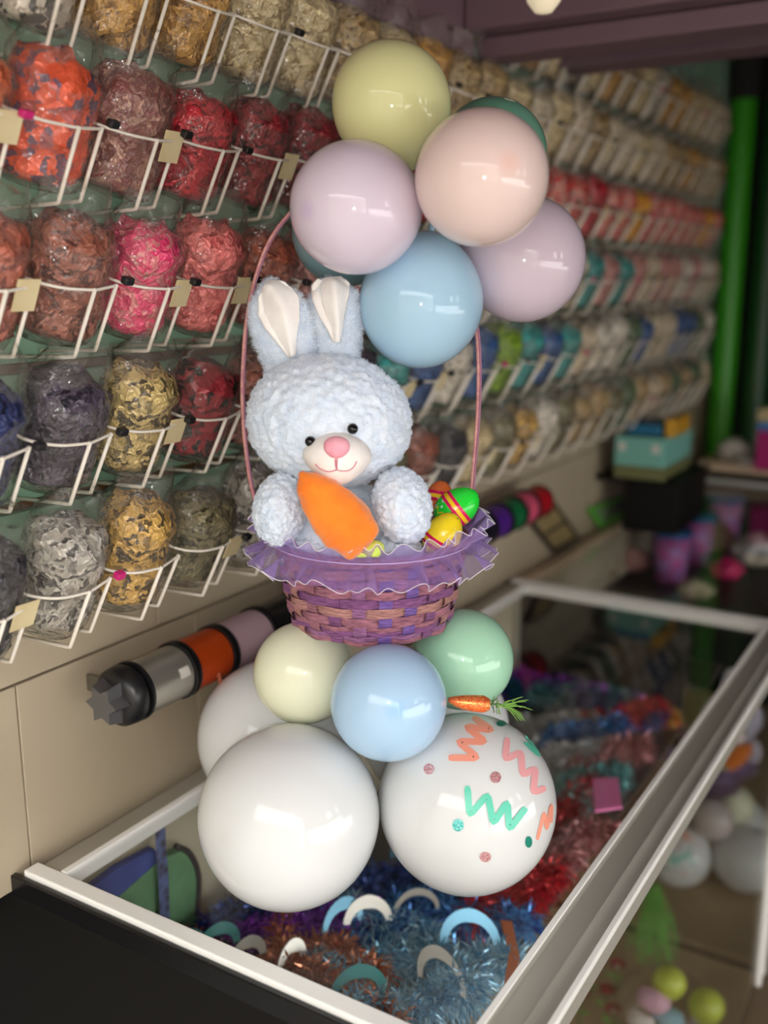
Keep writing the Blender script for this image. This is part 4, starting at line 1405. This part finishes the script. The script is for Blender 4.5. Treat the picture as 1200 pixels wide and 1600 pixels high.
part('webbing', MB().grid(lambda i, j: spc[i] + Vector((0,1,0))*0.0105*(j*2-1), len(spc), 2), noisy('strap_print', C(54,46,60), C(96,110,156), 70, 0.7, 0, kind='voronoi'), lz)
part('ring', MB().tube([spc[0] + (Vector((0,1,0))*math.cos(2*PI*k/20)+UPW*math.sin(2*PI*k/20))*0.007 for k in range(20)], 0.0012, 6, True), M_steel, lz)
# pink tag in clear bag
pt = thing('tagged_bag', on_z(945, 1262, SHZ), 'clear bag with a bright pink tag beside the aluminium rail', 'bag')
part('tag', prism([(926,1218),(966,1216),(972,1262),(930,1268)], SHZ+0.085, 0.004, 'z'), mat('pink_card', C(255,138,202), 0.5), pt, False)
def P(i, j):
    c_ = on_z(945, 1250, SHZ+0.075)
    return c_ + RT*(i/12-0.5)*0.11 + HD*(j/12-0.5)*0.13 + UPW*(0.014*noise.noise(Vector((i*0.5, j*0.5, 2)))-0.012)
part('plastic', MB().grid(P, 13, 13), M_bag, pt)

# ---- lower deck, seen through the front glass
DK = 0.036
M_lime = mat('lime_ball', C(196,216,70), 0.35)
def ball(px, py, rpx, m, label, z=None, group=None):
    d = ray(px, py)
    lo, hi = 0.5, 4
    for _ in range(60):
        t = (lo+hi)/2
        if CAM_Z + d.z*t - rpx/FPX*d.dot(FW)*t > DK + 0.002 + (z or 0):
            lo = t
        else:
            hi = t
    c = EYE + d*lo
    return c, pxm(c, rpx)
cB, rB = ball(1035, 1590, 78, None, '')
for (x, y, r, lab) in ((1046,1535,26,'lime green balloon, the upper one inside clear bubble'),(1104,1572,28,'lime green balloon, the lower one inside clear bubble')):
    dist = (cB-EYE).dot(HD)
    c = at(x, y, dist - 0.01)
    balloon(c, pxm(c, r), Vector((0,-0.5,0.8)), 'lime' if 'lime' in BM else BM.setdefault('lime', balloon_mat('latex_lime', C(206,222,84), C(190,206,60))) and 'lime', lab, 'lime balloons inside the bubble')
o = link('bubble_balloon', MB().lathe([(rB*math.sin(PI*k/32), rB*math.cos(PI*k/32)) for k in range(33)], 48).mesh('bubble_balloon', clear('bubble', (0.96,0.95,0.93,1), 0.03, 1.35)), None, cB)
tag(o, 'big clear bubble balloon on the showcase deck with small items inside', 'balloon')
for (x, y, s_, col, lab) in ((1020,1562,22,C(236,190,214),'pale pink plush piece inside the clear bubble'),(1045,1590,20,C(150,196,214),'light blue plush piece inside the clear bubble'),(1000,1595,18,C(226,220,216),'white plush piece inside the clear bubble')):
    c = at(x, y, (cB-EYE).dot(HD)-0.03)
    R_m = pxm(c, s_)
    us, fs = ico(3)
    solid('plush_piece', MB().add([c + Vector((u.x*R_m*1.2, u.y*R_m*0.8, u.z*R_m*0.8))*(1+0.25*noise.noise(u*2+c*9)) for u in us], fs), mat('plush_%d' % x, col, 0.9), lab, 'plush toy', 'plush pieces in the bubble')
# red flowers
rf_ = random.Random(9)
for k, (x, y) in enumerate(((920,1530),(945,1560),(962,1515),(905,1575),(955,1585))):
    c0 = on_z(x, y+30, DK)
    ht = 0.05 + 0.03*rf_.random()
    f = thing('artificial_flower', c0, ['red artificial flower with white heart on the deck','dark red artificial flower, shortest of the bunch on the deck','crimson artificial flower, tallest of the bunch on the deck','red artificial flower nearest the rail in the bunch','wine red artificial flower beside the clear bubble'][k], 'flower', 'artificial flowers on the showcase deck')
    part('stem', MB().tube([c0, c0+Vector((0.003,0,ht*0.5)), c0+Vector((0,0.004,ht))], 0.0018, 6), mat('stem_green', C(70,130,50), 0.6), f)
    top = c0 + Vector((0,0.004,ht))
    for j in range(7):
        a = 2*PI*j/7 + k
        d_ = Vector((math.cos(a), math.sin(a), 0.5)).normalized(); sd_ = Vector((-math.sin(a), math.cos(a), 0))
        up_ = d_.cross(sd_)
        vs = []
        for u_, w_ in ((0,0.002),(0.4,0.008),(0.8,0.009),(1,0.003)):
            p = top + d_*0.022*u_ + UPW*0.004*u_*u_
            vs += [p - sd_*w_, p + sd_*w_]
        part('petal', MB().add(vs, [(0,1,3,2),(2,3,5,4),(4,5,7,6)]), mat('petal_red', C(150,44,50), 0.6), f)
    part('flower_heart', MB().add([top + u*0.006 + UPW*0.003 for u in ico(2)[0]], ico(2)[1]), mat('heart_white', C(226,214,196), 0.6) if k % 2 == 0 else mat('heart_red', C(220,40,44), 0.5), f)
    for s_ in (-1, 1):
        q = c0 + Vector((0,0,ht*0.45))
        part('leaf', MB().add([q, q+Vector((0.012*s_,0.004,0.010)), q+Vector((0.026*s_,0.0,0.012)), q+Vector((0.012*s_,-0.006,0.008))], [(0,1,2,3)]), mat('leaf_green', C(110,196,70), 0.5), f)
# green tassel
cg = on_z(1025, 1490, DK)
tv, tf = [], []
rg = random.Random(21)
topg = on_z(1020, 1385, DK+0.13)
for k in range(60):
    p = topg + Vector((rg.gauss(0,0.012), rg.gauss(0,0.012), rg.uniform(-0.01,0.01)))
    e = Vector((cg.x + rg.gauss(0,0.035), cg.y + rg.gauss(0,0.04), DK+0.004+rg.random()*0.02))
    mid = p.lerp(e, 0.5) + Vector((rg.gauss(0,0.01), rg.gauss(0,0.01), 0.02))
    w = Vector((0.0012,0.0007,0))
    s = len(tv)
    for q in (p, mid, e):
        tv += [q-w, q+w]
    tf += [(s,s+1,s+3,s+2),(s+2,s+3,s+5,s+4)]
tg = thing('paper_tassel', (cg.x, cg.y, DK), 'bright green paper tassel spread on the deck before second arrangement', 'tassel')
part('strands', MB().add(tv, tf), mat('green_tissue', C(96,170,60), 0.6), tg, False, True)
part('tie', MB().lathe([(0.004,-0.01),(0.012,0),(0.004,0.012)], 14, Matrix.Translation(topg)), mat('green_tie', C(60,120,40), 0.6), tg)

# ================================================================== SECOND ARRANGEMENT (smaller, in the far showcase)
bpy.context.view_layer.update()
S2 = 0.80
mid1 = (c1+c2)/2
tgt = on_z(1112, 1338, DK + 0.002 + S2*r1)
TR = Matrix.Translation(tgt) @ Matrix.Scale(S2, 4) @ Matrix.Scale(-1, 4, RT) @ Matrix.Translation(-mid1)
def copy_tree(o, parent=None, mats={}, skip=()):
    if o.name.split('.')[0] in skip:
        return None
    c = o.copy()
    COL.objects.link(c)
    c.parent = parent
    if parent is not None:
        c.matrix_parent_inverse = o.matrix_parent_inverse.copy()
    if c.type == 'MESH' and len(c.material_slots):
        src = o.material_slots[0].material
        for key, m in mats.items():
            if src and src.name.startswith(key):
                setmat(c, m)
    for ch in o.children:
        copy_tree(ch, c, mats, skip)
    return c
def clone(o, label, group=None, mats={}, skip=()):
    M = o.matrix_world.copy()
    c = copy_tree(o, None, mats, skip)
    c.matrix_world = TR @ M
    c['label'] = label
    if group:
        c['group'] = group
    elif 'group' in c:
        del c['group']
    return c
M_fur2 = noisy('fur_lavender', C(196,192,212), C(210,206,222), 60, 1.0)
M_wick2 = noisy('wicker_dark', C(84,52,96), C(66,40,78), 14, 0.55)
g2 = 'balloons of the second arrangement'
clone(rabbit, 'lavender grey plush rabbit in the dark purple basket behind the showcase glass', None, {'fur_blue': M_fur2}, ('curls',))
clone(cr, 'orange plush carrot held by the lavender grey rabbit behind glass', None)
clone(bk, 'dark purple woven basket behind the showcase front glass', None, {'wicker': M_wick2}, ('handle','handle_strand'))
clone(W2, 'white balloon with zigzag stickers at the base of the arrangement behind glass', g2)
clone(W1, 'plain white balloon at the base of the arrangement behind glass', g2)
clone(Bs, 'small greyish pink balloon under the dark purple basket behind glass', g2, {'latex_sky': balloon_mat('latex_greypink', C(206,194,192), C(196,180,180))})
clone(Bm, 'small mint balloon under the dark purple basket behind glass', g2)
clone(Bi, 'small ivory balloon under the dark purple basket behind glass', g2)
clone(W3, 'white balloon at the back of the arrangement behind glass', g2)

# ================================================================== THINGS IN THE FAR SHOWCASE
def cup(px, py, rpx, m, label, ht=1.9):
    c = on_z(px, py, SHZ2 + 0.002)
    r = pxm(c, rpx)
    t = thing('party_cup', c, label, 'cup', 'pink party cups in the far showcase')
    Tm = Matrix.Translation(c)
    part('wall', MB().lathe([(0,0.0),(r*0.78,0.0),(r*0.98,r*ht*0.95),(r*0.94,r*ht*0.95),(r*0.74,0.006),(0,0.006)], 36, Tm), m, t)
    part('lid', MB().lathe([(r*0.93,r*ht*0.92),(r*1.05,r*ht*0.92),(r*1.06,r*ht*1.02),(r*0.95,r*ht*1.02),(r*0.92,r*ht*0.97),(0,r*ht*0.97)], 36, Tm), mat('blue_rim', C(40,126,206), 0.35), t, False)
    return t
M_cup = noisy('pink_print', C(226,84,160), C(190,140,214), 28, 0.4, 0, kind='voronoi')
cup(1046, 905, 29, M_cup, 'pink printed cup with blue lid, nearest the shelf end in the far showcase', 2.7)
cup(1085, 878, 28, M_cup, 'pink printed cup with blue lid, middle of the three in the far showcase', 2.7)
cup(1128, 850, 28, M_cup, 'pink printed cup with blue lid, last of the three in the far showcase', 2.7)
def sack(px, py, rpx, m, label, h=1.2, z=SHZ2, seed=0, g=None):
    c = on_z(px, py, z + 0.002)
    r = pxm(c, rpx)
    us, fs = ico(4)
    off = Vector((seed*3.1, seed*1.7, seed))
    vs = []
    for u in us:
        q = Vector((u.x, u.y*0.8, (u.z+1)*0.5*h*1.4))
        k = 1 + 0.30*noise.noise(u*2.3+off) + 0.14*noise.noise(u*6+off)
        nz = 1-0.45*max(0, u.z)
        vs.append(c + Vector((q.x*r*k*nz, q.y*r*k*nz, q.z*r)))
    return solid('wrapped_favor', MB().add(vs, fs), m, label, 'wrapped favor', g)
M_sil = noisy('silver_wrap', C(236,230,222), C(176,170,162), 20, 0.22, 0.6, 60, metal=0.2)
M_pkw = noisy('pink_wrap', C(206,160,150), C(170,110,110), 18, 0.35, 0.6, 60)
M_beigew = noisy('beige_wrap', C(200,186,160), C(150,132,110), 18, 0.4, 0.6, 60)
sack(990, 893, 26, M_pkw, 'pink and beige wrapped favour near the shelf front of the far showcase', 1.1, seed=1)
sack(940, 905, 34, M_beigew, 'beige wrapped favour beside the pink cups', 1.0, seed=2)
sack(1135, 905, 26, mat('magenta_wrap', C(226,40,116), 0.4), 'hot magenta wrapped favour in front of silver ones', 1.0, seed=3)
sack(1118, 865, 30, M_pkw, 'tall dusty pink wrapped favour behind the magenta one', 1.25, seed=4)
sack(1180, 885, 36, M_sil, 'crumpled silver wrapped favour in the far showcase', 1.1, seed=5)
sack(965, 868, 30, noisy('dark_wrap', C(110,84,76), C(70,58,54), 18, 0.5, 0.5, 60), 'brown wrapped favour at the left of far showcase shelf', 0.9, seed=6)
sack(1085, 935, 26, M_beigew, 'beige wrapped favour next to the near end of the far showcase', 0.9, seed=7)
# on top of a further counter at the far end
fc = thing('counter', (-0.2, 4.14, 0), 'dark counter at the far end behind showcases', 'counter')
part('body', MB().rbox((-0.98,3.99,0),(1.2,4.16,TOPZ+0.025), 0.004), M_blackpanel, fc, False)
part('worktop', MB().rbox((-0.98,3.985,TOPZ+0.027),(1.2,4.18,TOPZ+0.063), 0.004), M_railw, fc, False)
def on_top(px, py, z):
    return on_z(px, py, z)
for i, (x, y, r, lab, h) in enumerate(((1146,722,26,'silver foil bundle on the far counter by the green column',1.1),(1166,729,15,'small silver foil bundle on the far counter, beside the larger one',0.8))):
    sack(x, y, r, M_sil, lab, h, TOPZ+0.063, 20+i)
bxm = thing('gift_box', on_z(1190, 735, TOPZ+0.063), 'tall magenta box with blue lid on the far counter', 'box')
p = on_z(1195, 733, TOPZ+0.065)
part('body', MB().rbox((p.x-0.03,p.y-0.04,p.z),(p.x+0.10,p.y+0.06,p.z+0.15), 0.003), mat('magenta_box', C(176,18,110), 0.5), bxm, False)
part('lid', MB().rbox((p.x-0.03,p.y-0.042,p.z+0.151),(p.x+0.104,p.y+0.064,p.z+0.18), 0.003), mat('blue_lid', C(60,130,200), 0.5), bxm, False)
part('bow', MB().rbox((p.x-0.04,p.y-0.03,p.z+0.181),(p.x+0.08,p.y+0.04,p.z+0.23), 0.012), M_card, bxm, False)
# teal box on a wall bracket shelf at the far end
TY = 2.95
ta = on_y(958, 745, TY); tb = on_y(1040, 690, TY); 
tx0, tx1, tz0, tz1 = ta.x, tb.x, ta.z, tb.z
tz1 = on_y(1000, 683, TY).z
tc_ = thing('storage_box', ((tx0+tx1)/2, TY, tz0), 'teal fronted storage box with olive base by the far wall', 'box')
tzm = tz0 + (tz1-tz0)*0.30
part('base_tray', MB().rbox((tx0,TY,tz0),(tx1,TY+0.30,tzm), 0.003), mat('olive_tray', C(110,112,70), 0.6), tc_, False)
part('front', MB().rbox((tx0,TY,tzm+0.001),(tx1,TY+0.30,tz1), 0.003), mat('teal_card', C(120,182,170), 0.6), tc_, False)
for k in range(2):
    part('corner_tab', MB().rbox((tx0+0.012+k*(tx1-tx0-0.05),TY-0.003,tz1-0.045),(tx0+0.034+k*(tx1-tx0-0.05),TY-0.0005,tz1-0.02), 0.001), M_card2, tc_, False)
solid('folded_bag', MB().rbox((tx0+0.02,TY+0.03,tz1+0.001),(tx0+0.13,TY+0.2,tz1+0.035), 0.008), mat('blue_bag', C(30,110,150), 0.5), 'blue folded bag on the teal storage box', 'bag', None, False)
solid('yellow_pack', MB().rbox((tx0+0.14,TY+0.03,tz1+0.001),(tx0+0.17,TY+0.2,tz1+0.055), 0.004), mat('yellow_pack', C(200,150,40), 0.5), 'small yellow packet on the teal storage box', 'packet', None, False)
sh2 = thing('wall_cabinet', ((tx0+tx1)/2, TY+0.1, TOPZ+0.02), 'low black wall cabinet carrying the teal storage box', 'cabinet')
part('body', MB().rbox((tx0+0.03,TY+0.02,TOPZ+0.006),(tx1+0.04,TY+0.36,tz0-0.014), 0.003), M_blackpanel, sh2, False)
part('top', MB().rbox((WX+0.006,TY-0.005,tz0-0.013),(tx1+0.05,TY+0.37,tz0-0.001), 0.003), M_blackpanel, sh2, False)
# picture frame leaning on the wall and green framed tray beyond the first showcase
def leaning(pts, m1, m2, name, label, cat):
    nrm = (pts[1]-pts[0]).cross(pts[3]-pts[0]).normalized()
    if nrm.x > 0:
        nrm = -nrm
    t = thing(name, (pts[2]+pts[3])/2, label, cat)
    part('panel', MB().add([p for p in pts] + [p + nrm*0.006 for p in pts], [(0,1,2,3),(7,6,5,4)] + [(k, k+4, (k+1) % 4+4, (k+1) % 4) for k in range(4)]), m2, t, False)
    for k in range(4):
        part('frame_bar', MB().tube([pts[k], pts[(k+1) % 4]], 0.007, 6), m1, t, False)
    part('cross_bar', MB().tube([(pts[0]+pts[3])/2, (pts[1]+pts[2])/2], 0.005, 6), m1, t, False)
    return t
leaning([on_x(828,812,WX+0.015), on_x(866,788,WX+0.015), on_z(902,839,TOPZ+0.010), on_z(866,861,TOPZ+0.010)], mat('brown_frame', C(58,46,40), 0.5), noisy('kraft_panel', C(150,132,88), C(132,114,74), 10, 0.7), 'framed_panel', 'brown framed kraft panel leaning on the tiled wall behind showcases', 'frame')
leaning([on_x(922,797,WX+0.015), on_x(992,770,WX+0.015), on_z(1002,788,TOPZ+0.010), on_z(938,821,TOPZ+0.010)], mat('lime_frame', C(90,190,50), 0.45), noisy('grey_panel', C(130,126,120), C(90,88,84), 12, 0.6), 'framed_panel', 'lime green framed tray leaning on the tiled wall below the teal box', 'frame')
# green columns at the far end
M_green = mat('green_paint', C(58,158,20), 0.35); M_green2 = mat('dark_green_paint', C(16,70,20), 0.4)
for (x, r, m, lab, yy) in ((1143,0.048,M_green,'bright green round column at the dark far end',4.25),(1196,0.05,M_green2,'dark green round column behind the magenta box',4.28)):
    p = on_y(x, 420, yy)
    t = thing('column', (p.x, yy, 0), lab, 'column', 'green columns')
    ztop = on_y(x, 158, yy).z
    part('shaft', MB().lathe([(r,TOPZ+0.001),(r,ztop)], 28, Matrix.Translation((p.x, yy, 0))), m, t)
    part('foot', MB().lathe([(r*1.0,0),(r*1.0,TOPZ)], 28, Matrix.Translation((p.x, yy, 0))), m, t)
    part('capital', MB().lathe([(r,ztop),(r*1.15,ztop+0.01),(r*1.15,2.74)], 28, Matrix.Translation((p.x, yy, 0))), M_dark, t)
# ceiling bulb
bp_ = on_y(850, -10, 1.60)
bl = thing('ceiling_lamp', (bp_.x, bp_.y, bp_.z-0.05), 'cream glass bulb lamp under the mauve beams', 'lamp')
mb = MB().lathe([(0,-0.030),(0.014,-0.027),(0.026,-0.012),(0.030,0.004),(0.026,0.020),(0.015,0.036),(0.013,0.048),(0,0.048)], 28, Matrix.Translation(bp_))
M_bulb = mat('bulb_glass', C(246,232,200), 0.25)
M_bulb.node_tree.nodes['Principled BSDF'].inputs['Emission Color'].default_value = (1,0.85,0.6,1)
M_bulb.node_tree.nodes['Principled BSDF'].inputs['Emission Strength'].default_value = 0.4
part('bulb', mb, M_bulb, bl)
part('socket', MB().lathe([(0.016,0.045),(0.020,0.05),(0.020,0.085),(0.006,0.09),(0.004,2.249-bp_.z if 2.249-bp_.z > 0.1 else 0.12)], 24, Matrix.Translation(bp_)), M_blackp, bl)
